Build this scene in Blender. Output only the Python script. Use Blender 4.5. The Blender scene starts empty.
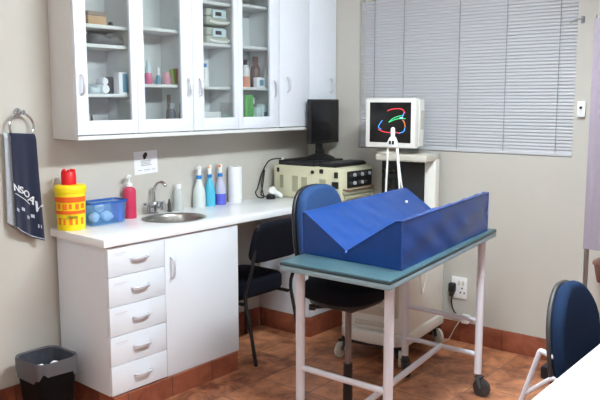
import bpy, bmesh, math, random
from mathutils import Vector, Matrix
random.seed(7)
SC = bpy.context.scene
COL = SC.collection
PI = math.pi

# ------------------------------------------------------------------ materials
def lin(c):
    return tuple(((v/255)/12.92 if v/255 <= .04045 else ((v/255+.055)/1.055)**2.4) for v in c) + (1.0,)

def mat(name, rgb, rough=.5, metal=0.0, var=0.0, scale=20.0, bump=0.0, bscale=None, coat=0.0, spec=.5, sheen=0.0, trans=0.0):
    m = bpy.data.materials.new(name); m.use_nodes = True
    nt = m.node_tree; b = nt.nodes['Principled BSDF']
    b.inputs['Base Color'].default_value = lin(rgb)
    b.inputs['Roughness'].default_value = rough
    b.inputs['Metallic'].default_value = metal
    b.inputs['Specular IOR Level'].default_value = spec
    b.inputs['Coat Weight'].default_value = coat
    b.inputs['Sheen Weight'].default_value = sheen
    b.inputs['Transmission Weight'].default_value = trans
    tc = nt.nodes.new('ShaderNodeTexCoord')
    if var > 0:
        n = nt.nodes.new('ShaderNodeTexNoise'); n.inputs['Scale'].default_value = scale; n.inputs['Detail'].default_value = 4
        nt.links.new(tc.outputs['Object'], n.inputs['Vector'])
        r = nt.nodes.new('ShaderNodeValToRGB')
        c = lin(rgb)
        r.color_ramp.elements[0].position = .3; r.color_ramp.elements[1].position = .7
        r.color_ramp.elements[0].color = tuple(max(0, v*(1-var)) for v in c[:3])+(1,)
        r.color_ramp.elements[1].color = tuple(min(1, v*(1+var)) for v in c[:3])+(1,)
        nt.links.new(n.outputs['Fac'], r.inputs['Fac']); nt.links.new(r.outputs['Color'], b.inputs['Base Color'])
    if bump > 0:
        n2 = nt.nodes.new('ShaderNodeTexNoise'); n2.inputs['Scale'].default_value = bscale or scale; n2.inputs['Detail'].default_value = 5
        nt.links.new(tc.outputs['Object'], n2.inputs['Vector'])
        bp = nt.nodes.new('ShaderNodeBump'); bp.inputs['Strength'].default_value = bump; bp.inputs['Distance'].default_value = .01
        nt.links.new(n2.outputs['Fac'], bp.inputs['Height']); nt.links.new(bp.outputs['Normal'], b.inputs['Normal'])
    return m

def emit(name, rgb, strength):
    m = mat(name, rgb, .4)
    b = m.node_tree.nodes['Principled BSDF']
    b.inputs['Emission Color'].default_value = lin(rgb); b.inputs['Emission Strength'].default_value = strength
    return m

def thin_glass(name, rgb=(235, 242, 240), refl=.07, rough=.02):
    m = bpy.data.materials.new(name); m.use_nodes = True; nt = m.node_tree
    for n in list(nt.nodes): nt.nodes.remove(n)
    o = nt.nodes.new('ShaderNodeOutputMaterial'); mx = nt.nodes.new('ShaderNodeMixShader')
    t = nt.nodes.new('ShaderNodeBsdfTransparent'); g = nt.nodes.new('ShaderNodeBsdfGlossy')
    t.inputs['Color'].default_value = lin(rgb); g.inputs['Roughness'].default_value = rough
    mx.inputs['Fac'].default_value = refl
    nt.links.new(t.outputs[0], mx.inputs[1]); nt.links.new(g.outputs[0], mx.inputs[2]); nt.links.new(mx.outputs[0], o.inputs['Surface'])
    return m

def clear_plastic(name, rgb, clear=.5, rough=.25, tint=None):
    """see-through plastic: part transparent, part ordinary plastic"""
    m = mat(name, rgb, rough)
    nt = m.node_tree; b = nt.nodes['Principled BSDF']; o = nt.nodes['Material Output']
    mx = nt.nodes.new('ShaderNodeMixShader'); t = nt.nodes.new('ShaderNodeBsdfTransparent')
    t.inputs['Color'].default_value = lin(tint or rgb); mx.inputs['Fac'].default_value = clear
    nt.links.new(b.outputs[0], mx.inputs[1]); nt.links.new(t.outputs[0], mx.inputs[2]); nt.links.new(mx.outputs[0], o.inputs['Surface'])
    return m

def tile_mat(name, c1, c2, mortar, size, rough, msize=.012, off=(0, 0, 0)):
    m = bpy.data.materials.new(name); m.use_nodes = True; nt = m.node_tree; b = nt.nodes['Principled BSDF']
    tc = nt.nodes.new('ShaderNodeTexCoord'); mp = nt.nodes.new('ShaderNodeMapping'); mp.inputs['Location'].default_value = off
    nt.links.new(tc.outputs['Object'], mp.inputs['Vector'])
    br = nt.nodes.new('ShaderNodeTexBrick'); br.offset = 0.0; br.squash = 1.0
    br.inputs['Scale'].default_value = 1.0/size
    br.inputs['Brick Width'].default_value = 1.0; br.inputs['Row Height'].default_value = 1.0
    br.inputs['Mortar Size'].default_value = msize; br.inputs['Mortar Smooth'].default_value = .3
    br.inputs['Color1'].default_value = (0, 0, 0, 1); br.inputs['Color2'].default_value = (1, 1, 1, 1)
    nt.links.new(mp.outputs[0], br.inputs['Vector'])
    n = nt.nodes.new('ShaderNodeTexNoise'); n.inputs['Scale'].default_value = 6.5; n.inputs['Detail'].default_value = 8; n.inputs['Roughness'].default_value = .68
    n.inputs['Distortion'].default_value = .6
    nt.links.new(tc.outputs['Object'], n.inputs['Vector'])
    ad = nt.nodes.new('ShaderNodeMath'); ad.operation = 'MULTIPLY_ADD'
    nt.links.new(br.outputs['Color'], ad.inputs[0]); ad.inputs[1].default_value = .16
    nt.links.new(n.outputs['Fac'], ad.inputs[2])
    r = nt.nodes.new('ShaderNodeValToRGB'); r.color_ramp.elements[0].position = .42; r.color_ramp.elements[1].position = .72
    r.color_ramp.elements[0].color = lin(c1); r.color_ramp.elements[1].color = lin(c2)
    nt.links.new(ad.outputs[0], r.inputs['Fac'])
    mx = nt.nodes.new('ShaderNodeMix'); mx.data_type = 'RGBA'
    nt.links.new(br.outputs['Fac'], mx.inputs['Factor']); nt.links.new(r.outputs['Color'], mx.inputs['A']); mx.inputs['B'].default_value = lin(mortar)
    nt.links.new(mx.outputs['Result'], b.inputs['Base Color'])
    b.inputs['Roughness'].default_value = rough
    bp = nt.nodes.new('ShaderNodeBump'); bp.inputs['Strength'].default_value = .25; bp.inputs['Distance'].default_value = .004; bp.invert = True
    nt.links.new(br.outputs['Fac'], bp.inputs['Height']); nt.links.new(bp.outputs['Normal'], b.inputs['Normal'])
    return m

WALL = mat('wall_paint', (200, 196, 189), .75, var=.02, scale=3, bump=.04, bscale=220)
CEIL = mat('ceiling_paint', (240, 240, 236), .8, bump=.05, bscale=150)
FLOOR = tile_mat('terracotta_floor', (112, 60, 42), (214, 146, 106), (134, 94, 74), .335, .42, .012)
SKIRT = tile_mat('terracotta_skirting', (112, 56, 42), (160, 92, 68), (92, 60, 50), .30, .4, .012, (0.08, .05, .02))
WHITE = mat('white_laminate', (234, 239, 249), .38, var=.012, scale=4)
CABIN = mat('white_cabinet_lining', (224, 226, 227), .5, var=.012, scale=4)
TOP = mat('white_worktop', (246, 248, 252), .25, var=.01, scale=6)
CHROME = mat('chrome', (205, 207, 212), .16, 1.0)
STEEL = mat('brushed_steel', (172, 170, 166), .32, 1.0, var=.06, scale=30)
SILVER = mat('satin_handle', (222, 222, 230), .38, .45)
GLASS = thin_glass('door_glass', (250, 252, 252), .08)
WINGLASS = thin_glass('window_glass', (240, 245, 250), .08)
BLIND = mat('blind_slat', (202, 202, 207), .45, var=.015, scale=3)
CORD = mat('blind_cord', (150, 152, 160), .8, var=.05)
FRAME = mat('window_paint', (238, 234, 224), .5, var=.01)
CREAM = mat('cream_enamel', (222, 219, 190), .45, var=.03, scale=8)
CREAMD = mat('cream_vent', (178, 174, 148), .6, var=.04)
BLACK = mat('black_plastic', (24, 24, 27), .45, var=.08, scale=30)
BLACKG = mat('black_glass', (14, 13, 16), .12, var=.05)
DGREY = mat('dark_grey_plastic', (62, 60, 62), .5, var=.06)
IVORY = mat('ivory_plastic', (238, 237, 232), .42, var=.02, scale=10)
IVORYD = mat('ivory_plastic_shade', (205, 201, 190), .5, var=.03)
WPLAST = mat('white_plastic', (243, 243, 244), .35, var=.01)
BLUEV = mat('blue_vinyl', (10, 60, 130), .27, var=.08, scale=7, bump=.12, bscale=16, spec=.45)
BLUEP = mat('blue_vinyl_piping', (30, 70, 150), .3, var=.05)
TEAL = mat('teal_vinyl', (58, 86, 96), .4, var=.10, scale=60, bump=.06, bscale=140)
TUBE = mat('white_enamel_tube', (228, 228, 240), .32, var=.03, scale=12)
RUBBER = mat('grey_rubber', (70, 70, 72), .6, var=.06)
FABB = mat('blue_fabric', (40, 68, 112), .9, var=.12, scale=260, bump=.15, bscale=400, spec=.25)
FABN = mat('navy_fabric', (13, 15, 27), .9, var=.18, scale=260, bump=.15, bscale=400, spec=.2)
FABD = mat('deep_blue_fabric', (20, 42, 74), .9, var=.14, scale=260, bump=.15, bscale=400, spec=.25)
TOWEL = mat('navy_towel', (27, 35, 62), .95, var=.15, scale=180, bump=.4, bscale=260, sheen=.3)
TOWELG = mat('pale_towel_back', (188, 196, 206), .95, var=.06, scale=160, bump=.4, bscale=260)
TOWELW = mat('towel_print', (228, 230, 236), .9, var=.03)
YELLOW = mat('yellow_plastic', (250, 222, 20), .38, var=.02)
ORANGE = mat('orange_print', (244, 122, 22), .5, var=.05, scale=60)
ORANGED = mat('dark_orange_print', (240, 100, 22), .5, var=.05, scale=60)
RED = mat('red_plastic', (224, 22, 30), .38, var=.03)
BLUETUB = clear_plastic('blue_clear_tub', (140, 194, 244), .84, .2, (236, 245, 254))
BLUERIM = clear_plastic('blue_rim', (62, 112, 196), .35, .25, (190, 215, 245))
COTTON = mat('cotton_wool', (240, 243, 247), .95, var=.03, bump=.3, bscale=60)
PURPLE = mat('purple_pack', (112, 104, 216), .5, var=.06)
PINK = mat('pink_soap', (208, 56, 92), .3, var=.03)
PAPER = mat('white_paper', (240, 240, 246), .8, var=.01)
INK = mat('grey_ink', (150, 152, 166), .8, var=.05)
LINK = mat('pale_pencil', (206, 203, 212), .8, var=.03)
BINK = mat('black_ink', (40, 40, 46), .7, var=.05)
CLEARW = clear_plastic('cloudy_clear_bottle', (232, 236, 236), .45, .2)
SPRAYW = clear_plastic('milky_bottle', (232, 240, 240), .15, .25)
CYAN = clear_plastic('cyan_liquid', (92, 204, 236), .12, .2)
VIOLET = clear_plastic('violet_liquid', (104, 108, 222), .12, .2)
PALEV = clear_plastic('pale_violet_bottle', (214, 216, 240), .25, .2)
SKYB = mat('blue_collar', (44, 130, 208), .4, var=.03)
PEACH = mat('peach_nozzle', (240, 186, 140), .4, var=.03)
BINB = mat('black_bin', (9, 9, 10), .65, var=.08, scale=15, spec=.15)
BAG = clear_plastic('bin_bag', (120, 118, 124), .4, .3)
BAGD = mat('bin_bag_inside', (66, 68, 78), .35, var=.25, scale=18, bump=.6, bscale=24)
LAV = mat('lavender_curtain', (148, 137, 150), .85, var=.03, scale=40, bump=.1, bscale=200)
BROWN = mat('brown_leatherette', (128, 92, 84), .6, var=.08, scale=30)
CARD = mat('cardboard', (196, 160, 126), .8, var=.05)
CARDD = mat('cardboard_lid', (150, 134, 126), .8, var=.05)
GREYC = mat('grey_cloth', (104, 102, 104), .9, var=.15, bump=.4, bscale=60)
PALEBL = mat('pale_blue_plastic', (206, 222, 228), .45, var=.03)
OLIVE = mat('grey_green_plastic', (186, 190, 178), .5, var=.04)
GREEN = mat('green_box', (96, 178, 92), .55, var=.06)
BROWNB = mat('brown_bottle', (112, 78, 70), .3, var=.06)
SLATE = mat('slate_bottle', (116, 124, 144), .35, var=.08)
TEALB = mat('blue_pack', (96, 150, 176), .5, var=.08)
YLIME = mat('lime_pack', (170, 196, 84), .5, var=.06)
REDP = mat('red_pack', (186, 70, 78), .5, var=.05)
FORANGE = mat('peach_bottle', (236, 160, 128), .4, var=.05)
LAMPS = [emit('lamp_diffuser', (238, 250, 253), 100.0), emit('lamp_diffuser', (238, 250, 253), 40.0)]
SCR_RED = emit('screen_red', (214, 60, 66), 1.0)
SCR_GREEN = emit('screen_green', (60, 206, 130), 1.0)
SCR_BLUE = emit('screen_blue', (70, 150, 236), 1.0)
SCR_CYAN = emit('screen_cyan', (160, 246, 255), 1.6)
SCR_ORANGE = emit('screen_orange', (206, 120, 70), .8)

# ------------------------------------------------------------------ mesh helpers
def B(): return bmesh.new()

def J(*bms):
    o = B()
    for b in bms:
        vm = {v: o.verts.new(v.co) for v in b.verts}
        for f in b.faces:
            try: o.faces.new([vm[v] for v in f.verts])
            except ValueError: pass
        b.free()
    return o

def rbox(x0, x1, y0, y1, z0, z1, bev=0.0, seg=2):
    bm = B(); bmesh.ops.create_cube(bm, size=1.0)
    bmesh.ops.scale(bm, vec=(x1-x0, y1-y0, z1-z0), verts=bm.verts)
    bmesh.ops.translate(bm, vec=((x0+x1)/2, (y0+y1)/2, (z0+z1)/2), verts=bm.verts)
    if bev > 0:
        bmesh.ops.bevel(bm, geom=list(bm.edges), offset=bev, segments=seg, affect='EDGES', profile=.5)
    return bm

def prism(poly, d0, d1, axis='z', bev=0.0, seg=2):
    """polygon (CCW list of 2D) pushed along axis; 2D coords are (x,y) for z, (x,z) for y, (y,z) for x"""
    bm = B()
    def mk(p, d):
        return {'z': (p[0], p[1], d), 'y': (p[0], d, p[1]), 'x': (d, p[0], p[1])}[axis]
    a = [bm.verts.new(mk(p, d0)) for p in poly]; b = [bm.verts.new(mk(p, d1)) for p in poly]
    n = len(poly)
    bm.faces.new(a[::-1]); bm.faces.new(b)
    for i in range(n): bm.faces.new((a[i], a[(i+1) % n], b[(i+1) % n], b[i]))
    bmesh.ops.recalc_face_normals(bm, faces=bm.faces)
    if bev > 0: bmesh.ops.bevel(bm, geom=list(bm.edges), offset=bev, segments=seg, affect='EDGES', profile=.5)
    return bm

def lathe(prof, c, seg=28, sx=1.0, sy=1.0):
    """profile [(r,z)] turned about a vertical axis through c"""
    bm = B(); rings = []
    for r, z in prof:
        if r < 1e-6: rings.append([bm.verts.new((c[0], c[1], c[2]+z))])
        else: rings.append([bm.verts.new((c[0]+sx*r*math.cos(2*PI*k/seg), c[1]+sy*r*math.sin(2*PI*k/seg), c[2]+z)) for k in range(seg)])
    for a, b in zip(rings, rings[1:]):
        for k in range(seg):
            q = (k+1) % seg
            if len(a) == 1 and len(b) == 1: continue
            if len(a) == 1: bm.faces.new((a[0], b[q], b[k]))
            elif len(b) == 1: bm.faces.new((a[k], a[q], b[0]))
            else: bm.faces.new((a[k], a[q], b[q], b[k]))
    bmesh.ops.recalc_face_normals(bm, faces=bm.faces)
    return bm

def spline(pts, n=8, closed=False):
    P = [Vector(p) for p in pts]; out = []
    m = len(P)
    rng = m if closed else m-1
    for i in range(rng):
        if closed: p0, p1, p2, p3 = P[i-1], P[i], P[(i+1) % m], P[(i+2) % m]
        else: p0, p1, p2, p3 = P[max(i-1, 0)], P[i], P[i+1], P[min(i+2, m-1)]
        for k in range(n):
            t = k/n
            out.append(.5*((2*p1)+(-p0+p2)*t+(2*p0-5*p1+4*p2-p3)*t*t+(-p0+3*p1-3*p2+p3)*t**3))
    if not closed: out.append(P[-1])
    return out

def tube(pts, r, seg=10, closed=False, flat=1.0):
    P = [Vector(p) for p in pts]; n = len(P); bm = B(); rings = []
    rad = r if isinstance(r, (list, tuple)) else [r]*n
    up = None
    for i in range(n):
        if closed: d = P[(i+1) % n]-P[i-1]
        else: d = P[min(i+1, n-1)]-P[max(i-1, 0)]
        d.normalize()
        if up is None:
            up = Vector((0, 0, 1)) if abs(d.z) < .9 else Vector((1, 0, 0))
        up = (up-d*up.dot(d))
        if up.length < 1e-5: up = d.orthogonal()
        up.normalize(); s = d.cross(up)
        rings.append([bm.verts.new(P[i]+(up*math.cos(2*PI*k/seg)+s*math.sin(2*PI*k/seg)*flat)*rad[i]) for k in range(seg)])
    R = range(n) if closed else range(n-1)
    for i in R:
        a, b = rings[i], rings[(i+1) % n]
        for k in range(seg): bm.faces.new((a[k], a[(k+1) % seg], b[(k+1) % seg], b[k]))
    if not closed:
        bm.faces.new(rings[0][::-1]); bm.faces.new(rings[-1])
    bmesh.ops.recalc_face_normals(bm, faces=bm.faces)
    return bm

def cyl(p0, p1, r, seg=16, r2=None):
    return tube([p0, p1], [r, r if r2 is None else r2], seg)

def rod(pts, r, bend=.03, seg=10):
    """a tube with rounded bends through the given corners"""
    P = [Vector(p) for p in pts]; out = [P[0]]
    for i in range(1, len(P)-1):
        a = (P[i-1]-P[i]); b = (P[i+1]-P[i])
        ba = min(bend, a.length*.45); bb = min(bend, b.length*.45)
        s = P[i]+a.normalized()*ba; e = P[i]+b.normalized()*bb
        for k in range(6):
            t = k/5
            out.append((1-t)**2*s+2*t*(1-t)*P[i]+t*t*e)
    out.append(P[-1])
    return tube(out, r, seg)

def pad(w, h, t, pw=4.0, edge=None, n=40, taper=0.0, dome=0.0):
    """a cushion: super-ellipse outline in the local xy plane, thickness along z, rounded edges"""
    e = edge or t*.5
    bm = B(); rings = []
    lay = [(e, -t/2)]+[(e*(1-math.sin(a)), -t/2+e*(1-math.cos(a))) for a in (PI*.12, PI*.25, PI*.37, PI*.5)]
    lay = lay+[(i, -z) for i, z in lay[::-1]]
    for ins, z in lay:
        ring = []
        for k in range(n):
            a = 2*PI*k/n; c, s = math.cos(a), math.sin(a)
            x = math.copysign(abs(c)**(2/pw), c)*(w/2-ins); y = math.copysign(abs(s)**(2/pw), s)*(h/2-ins)
            x *= 1-taper*(y/h+.5)
            ring.append(bm.verts.new((x, y, z)))
        rings.append(ring)
    for a, b in zip(rings, rings[1:]):
        for k in range(n): bm.faces.new((a[k], a[(k+1) % n], b[(k+1) % n], b[k]))
    for ring, s in ((rings[0], -1), (rings[-1], 1)):
        prev = ring
        for f in (.75, .5, .25):
            z0 = ring[0].co.z+s*dome*(1-f*f)
            cur = [bm.verts.new((v.co.x*f, v.co.y*f, z0)) for v in ring]
            for k in range(n): bm.faces.new((prev[k], prev[(k+1) % n], cur[(k+1) % n], cur[k]))
            prev = cur
        c = bm.verts.new((0, 0, ring[0].co.z+s*dome))
        for k in range(n): bm.faces.new((prev[k], prev[(k+1) % n], c))
    bmesh.ops.recalc_face_normals(bm, faces=bm.faces)
    return bm

def xf(bm, M): bm.transform(M); return bm
def basis(o, x, y, z):
    M = Matrix.Identity(4)
    for i in range(3): M[i][0] = x[i]; M[i][1] = y[i]; M[i][2] = z[i]; M[i][3] = o[i]
    return M

def mesh(name, bm, m, sharp=35):
    me = bpy.data.meshes.new(name); bm.to_mesh(me); bm.free()
    me.materials.append(m)
    me.polygons.foreach_set('use_smooth', [True]*len(me.polygons))
    me.set_sharp_from_angle(angle=math.radians(sharp))
    return me

def wloc(o):
    v = Vector((0, 0, 0))
    while o is not None: v += o.location; o = o.parent
    return v

def T(name, label, cat, loc, group=None):
    o = bpy.data.objects.new(name, None); COL.objects.link(o); o.location = loc; o.empty_display_size = .05
    o['label'] = label; o['category'] = cat
    if group: o['group'] = group
    return o

def P(name, bm, m, parent, label=None, sharp=35):
    bmesh.ops.translate(bm, vec=-wloc(parent), verts=bm.verts)
    o = bpy.data.objects.new(name, mesh(name, bm, m, sharp)); COL.objects.link(o); o.parent = parent
    if label: o['label'] = label
    return o

def O(name, bm, m, label, cat, loc, group=None, sharp=35):
    bmesh.ops.translate(bm, vec=-Vector(loc), verts=bm.verts)
    o = bpy.data.objects.new(name, mesh(name, bm, m, sharp)); COL.objects.link(o); o.location = loc
    o['label'] = label; o['category'] = cat
    if group: o['group'] = group
    return o

def S(name, bm, m, parent=None, loc=None):
    if parent: return P(name, bm, m, parent)
    o = bpy.data.objects.new(name, mesh(name, bm, m)); COL.objects.link(o); o['kind'] = 'structure'
    return o

def text_bm(s, size, ext=.0006):
    c = bpy.data.curves.new('lettering', 'FONT'); c.body = s; c.size = size; c.extrude = ext; c.align_x = 'CENTER'; c.align_y = 'CENTER'
    c.offset = size*.02
    o = bpy.data.objects.new('lettering', c); COL.objects.link(o)
    dg = bpy.context.evaluated_depsgraph_get(); me = bpy.data.meshes.new_from_object(o.evaluated_get(dg))
    bm = B(); bm.from_mesh(me); bpy.data.objects.remove(o); bpy.data.curves.remove(c); bpy.data.meshes.remove(me)
    return bm

def arc_band(c, r, z0, z1, a0, a1, t=.0006, seg=18):
    bm = B(); cols = []
    for k in range(seg+1):
        a = a0+(a1-a0)*k/seg
        cols.append([bm.verts.new((c[0]+q*math.cos(a), c[1]+q*math.sin(a), z)) for q, z in ((r, z0), (r+t, z0), (r+t, z1), (r, z1))])
    for a, b in zip(cols, cols[1:]):
        for k in range(4): bm.faces.new((a[k], a[(k+1) % 4], b[(k+1) % 4], b[k]))
    bm.faces.new(cols[0]); bm.faces.new(cols[-1][::-1])
    bmesh.ops.recalc_face_normals(bm, faces=bm.faces)
    return bm

WA = .05       # plane of the cabinet wall
ZT = .928      # worktop height

# ------------------------------------------------------------------ the room
XL, YN, ZC = -5.7, -5.0, 2.62
S('floor', rbox(XL-.1, .2, YN-.1, WA+.1, -.1, 0), FLOOR)
S('ceiling', rbox(XL-.1, .2, YN-.1, WA+.1, ZC, ZC+.1), CEIL)
S('wall_left', rbox(XL-.1, .2, WA, WA+.12, 0, ZC), WALL)
WY0, WY1, WZ0, WZ1 = -.41, -1.936, 1.268, 2.36
S('wall_right', J(rbox(0, .2, WY0, WA, 0, ZC), rbox(0, .2, YN, WY1, 0, ZC), rbox(0, .2, WY1, WY0, 0, WZ0), rbox(0, .2, WY1, WY0, WZ1, ZC)), WALL)
S('wall_near', rbox(XL-.1, .2, YN-.12, YN, 0, ZC), WALL)
S('wall_far', rbox(XL-.12, XL, YN, WA, 0, ZC), WALL)
SK = .135
S('baseboard_left', J(rbox(XL, -2.235, WA-.014, WA, 0, SK, .003), rbox(-1.30, -.585, WA-.014, WA, 0, SK, .003)), SKIRT)
S('baseboard_right', rbox(-.014, 0, YN, -.42, 0, SK, .003), SKIRT)
# window
w = S('window_1', J(rbox(.075, .125, WY1, WY0, WZ0, WZ0+.05, .004), rbox(.075, .125, WY1, WY0, WZ1-.05, WZ1, .004), rbox(.075, .125, WY1, WY1+.05, WZ0, WZ1, .004),
      rbox(.075, .125, WY0-.05, WY0, WZ0, WZ1, .004), rbox(.08, .12, -1.195, -1.15, WZ0+.05, WZ1-.05, .004)), FRAME)
P('pane', rbox(.096, .1, WY1+.05, WY0-.05, WZ0+.05, WZ1-.05), WINGLASS, w)
# venetian blind
bl = T('venetian_blind', 'closed pale grey venetian blind covering the window', 'blind', (.03, -1.17, WZ0))
sl = B(); pitch = .0205; z = WZ0+.03
bms = []
while z < WZ1-.06:
    a = math.radians(62)
    pr = []
    hw = .0125
    for k in range(5):
        t = -1+k/2
        s_ = t*hw; bow = .0024*(1-t*t)
        pr.append((.022+s_*math.cos(a)-bow*math.sin(a), z+s_*math.sin(a)+bow*math.cos(a)))
    poly = [(x, zz) for x, zz in pr]+[(x+.0006, zz-.0006) for x, zz in pr[::-1]]
    bms.append(prism(poly, WY1+.006, WY0-.006, 'y'))
    z += pitch
P('slats', J(*bms), BLIND, bl, sharp=60)
P('bottom_rail', rbox(.006, .034, WY1+.006, WY0-.006, WZ0+.004, WZ0+.02, .003), BLIND, bl)
P('head_rail', rbox(.002, .04, WY1+.004, WY0-.004, WZ1-.045, WZ1-.003, .003), BLIND, bl)
for y in (-.537, -.772, -1.184, -1.504, -1.834):
    P('ladder_cord', tube([(.0035, y, WZ0+.02), (.0035, y, WZ1-.04)], .0022, 6), CORD, bl)
P('tilt_wand', tube([(-.002, -.462, WZ1-.04), (-.004, -.462, 1.55)], .003, 6), IVORYD, bl)
# cord tied up on a cleat beside the window
ck = T('cord_cleat', 'small grey cleat with knotted blind cord beside the window', 'cleat', (0, -1.965, 2.06))
P('cleat', J(rbox(-.012, 0, -1.975, -1.955, 2.045, 2.085, .003), tube(spline([(-.016, -1.965, 2.085), (-.02, -1.975, 2.066), (-.015, -1.96, 2.05), (-.02, -1.967, 2.07)], 5), .0035, 6)), CORD, ck)
P('cord', tube(spline([(-.012, -1.958, 2.068), (-.006, -1.935, 2.071), (-.002, -1.912, 2.062), (-.001, -1.89, 2.052)], 6), .003, 6), CORD, ck)
sb = T('wall_switch_box', 'small white switch box with a black button beside the window', 'switch', (0, -1.985, 1.55))
P('housing', rbox(-.026, 0, -2.008, -1.962, 1.507, 1.6, .004), WPLAST, sb)
P('button', cyl((-.026, -1.985, 1.562), (-.032, -1.985, 1.562), .008, 12), BLACK, sb)

# ceiling lamps: wrap-around fluorescent battens
for i, (x, y) in enumerate(((-1.8, -2.25), (-4.3, -2.4))):
    t = T('ceiling_light', ('fluorescent ceiling batten nearer the window', 'fluorescent ceiling batten nearer the far wall')[i], 'lamp', (x, y, ZC), 'fluorescent ceiling battens')
    P('housing', J(rbox(x-.64, x+.64, y-.11, y+.11, ZC-.03, ZC, .004), *[prism([(y+.098*math.cos(a), ZC-.03+.098*math.sin(a)) for a in [-PI*k/14 for k in range(15)]], x+e-.008, x+e+.008, 'x') for e in (-.632, .632)]), WPLAST, t)
    P('diffuser', prism([(y+.095*math.cos(a), ZC-.031+.095*math.sin(a)) for a in [-PI*k/14 for k in range(15)]], x-.62, x+.62, 'x'), LAMPS[i], t)

# ------------------------------------------------------------------ wall cabinets
CZ0, CZ1, CF = 1.403, 2.34, -.213
def frame_bm(x0, x1, gx0, gx1, z0, z1, gz0, gz1):
    y0, y1 = CF, CF+.02
    return J(rbox(x0, gx0, y0, y1, z0, z1, .002), rbox(gx1, x1, y0, y1, z0, z1, .002), rbox(gx0-.001, gx1+.001, y0, y1, z0, gz0, .002), rbox(gx0-.001, gx1+.001, y0, y1, gz1, z1, .002))

def bow_handle(p, vertical, L=.10):
    """arched pull on a surface facing -Y"""
    x, y, z = p
    if vertical: pts = [(x, y, z-L/2), (x, y-.022, z-L/2+.012), (x, y-.028, z), (x, y-.022, z+L/2-.012), (x, y, z+L/2)]
    else: pts = [(x-L/2, y, z), (x-L/2+.012, y-.022, z), (x, y-.028, z), (x+L/2-.012, y-.022, z), (x+L/2, y, z)]
    return tube(spline(pts, 6), .0068, 8)

def carcass(x0, x1, skew=0.0, divider=None):
    yb, yf = WA, CF+.021
    bm = [prism([(x0, yf), (x0+.016, yf), (x0+.016+skew, yb), (x0+skew, yb)], CZ0, CZ1),
          rbox(x1-.016, x1, yf, yb, CZ0, CZ1), rbox(x0+skew*.6+.012, x1-.012, yb-.008, yb, CZ0, CZ1),
          prism([(x0, CF-.004), (x1, CF-.004), (x1, yb), (x0+skew, yb)], CZ0, CZ0+.02), prism([(x0, yf), (x1, yf), (x1, yb), (x0+skew, yb)], CZ1-.018, CZ1)]
    if divider: bm.append(rbox(divider-.008, divider+.008, yf+.002, yb, CZ0, CZ1))
    return J(*bm)

units = [
 ('white wall cabinet with two glass doors, leftmost above the sink', -2.215, -1.4195, .03, -1.828,
  [(-2.213, -1.829, -2.142, -1.868, -2.183), (-1.8275, -1.421, -1.777, -1.507, -1.462)],
  [(0, 1.992), (0, 1.893), (0, 1.638), (1, 2.003), (1, 1.694)]),
 ('white wall cabinet with two glass doors, middle one beside the plain doors', -1.4185, -.6405, 0, -1.036,
  [(-1.4175, -1.037, -1.332, -1.073, -1.372), (-1.0355, -.642, -.995, -.735, -.697)],
  [(0, 2.192), (0, 1.946), (0, 1.688), (1, 2.205), (1, 1.947), (1, 1.688)]),
]
DZ0, DZ1, GZ0, GZ1 = 1.428, 2.335, 1.50, 2.27
for lab, x0, x1, skew, dv, doors, shelves in units:
    t = T('wall_cabinet', lab, 'cabinet', ((x0+x1)/2, WA, CZ0), 'white wall cabinets')
    P('body', carcass(x0, x1, skew, dv), CABIN, t)
    for bay, z in shelves:
        a, b = ((x0+.017+skew*.8, dv-.009), (dv+.009, x1-.017))[bay]
        P('shelf', rbox(a, b, CF+.045, WA-.009, z-.018, z, .002), CABIN, t)
    for (a, b, ga, gb, hx) in doors:
        d = P('door', frame_bm(a, b, ga, gb, DZ0, DZ1, GZ0, GZ1), WHITE, t, 'white door with a glass panel')
        P('glass_panel', rbox(ga-.001, gb+.001, CF+.008, CF+.012, GZ0-.001, GZ1+.001), GLASS, d)
        P('handle', bow_handle((hx, CF, 1.68), True, .10), SILVER, d)
t = T('wall_cabinet', 'white wall cabinet with two plain doors beside the window wall', 'cabinet', (-.32, WA, CZ0), 'white wall cabinets')
P('body', carcass(-.6395, -.004), CABIN, t)
for a, b, hx in ((-.637, -.322, -.563), (-.318, -.006, -.077)):
    d = P('door', rbox(a, b, CF, CF+.02, DZ0, DZ1, .0025), WHITE, t, 'plain white door')
    P('handle', bow_handle((hx, CF, 1.71), True, .10), SILVER, d)

# things in the cabinets ---------------------------------------------------
def bottle(name, lab, c, r, h, body, cap, neck=.4, caph=.18, group=None):
    t = T(name, lab, 'bottle', c, group)
    s = h*(1-caph)
    P('body', lathe([(0, 0), (r*.92, 0), (r, r*.1), (r, s*.72), (r*.9, s*.82), (r*neck, s*.95), (r*neck, s)], c, 20), body, t)
    P('cap', lathe([(r*neck*1.15, s), (r*neck*1.2, s+.002), (r*neck*1.1, h), (0, h)], c, 16), cap, t)
    return t
def carton(name, lab, cat, x0, x1, y0, y1, z0, z1, m, group=None):
    return O(name, rbox(x0, x1, y0, y1, z0, z1, .002), m, lab, cat, ((x0+x1)/2, (y0+y1)/2, z0), group)
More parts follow.
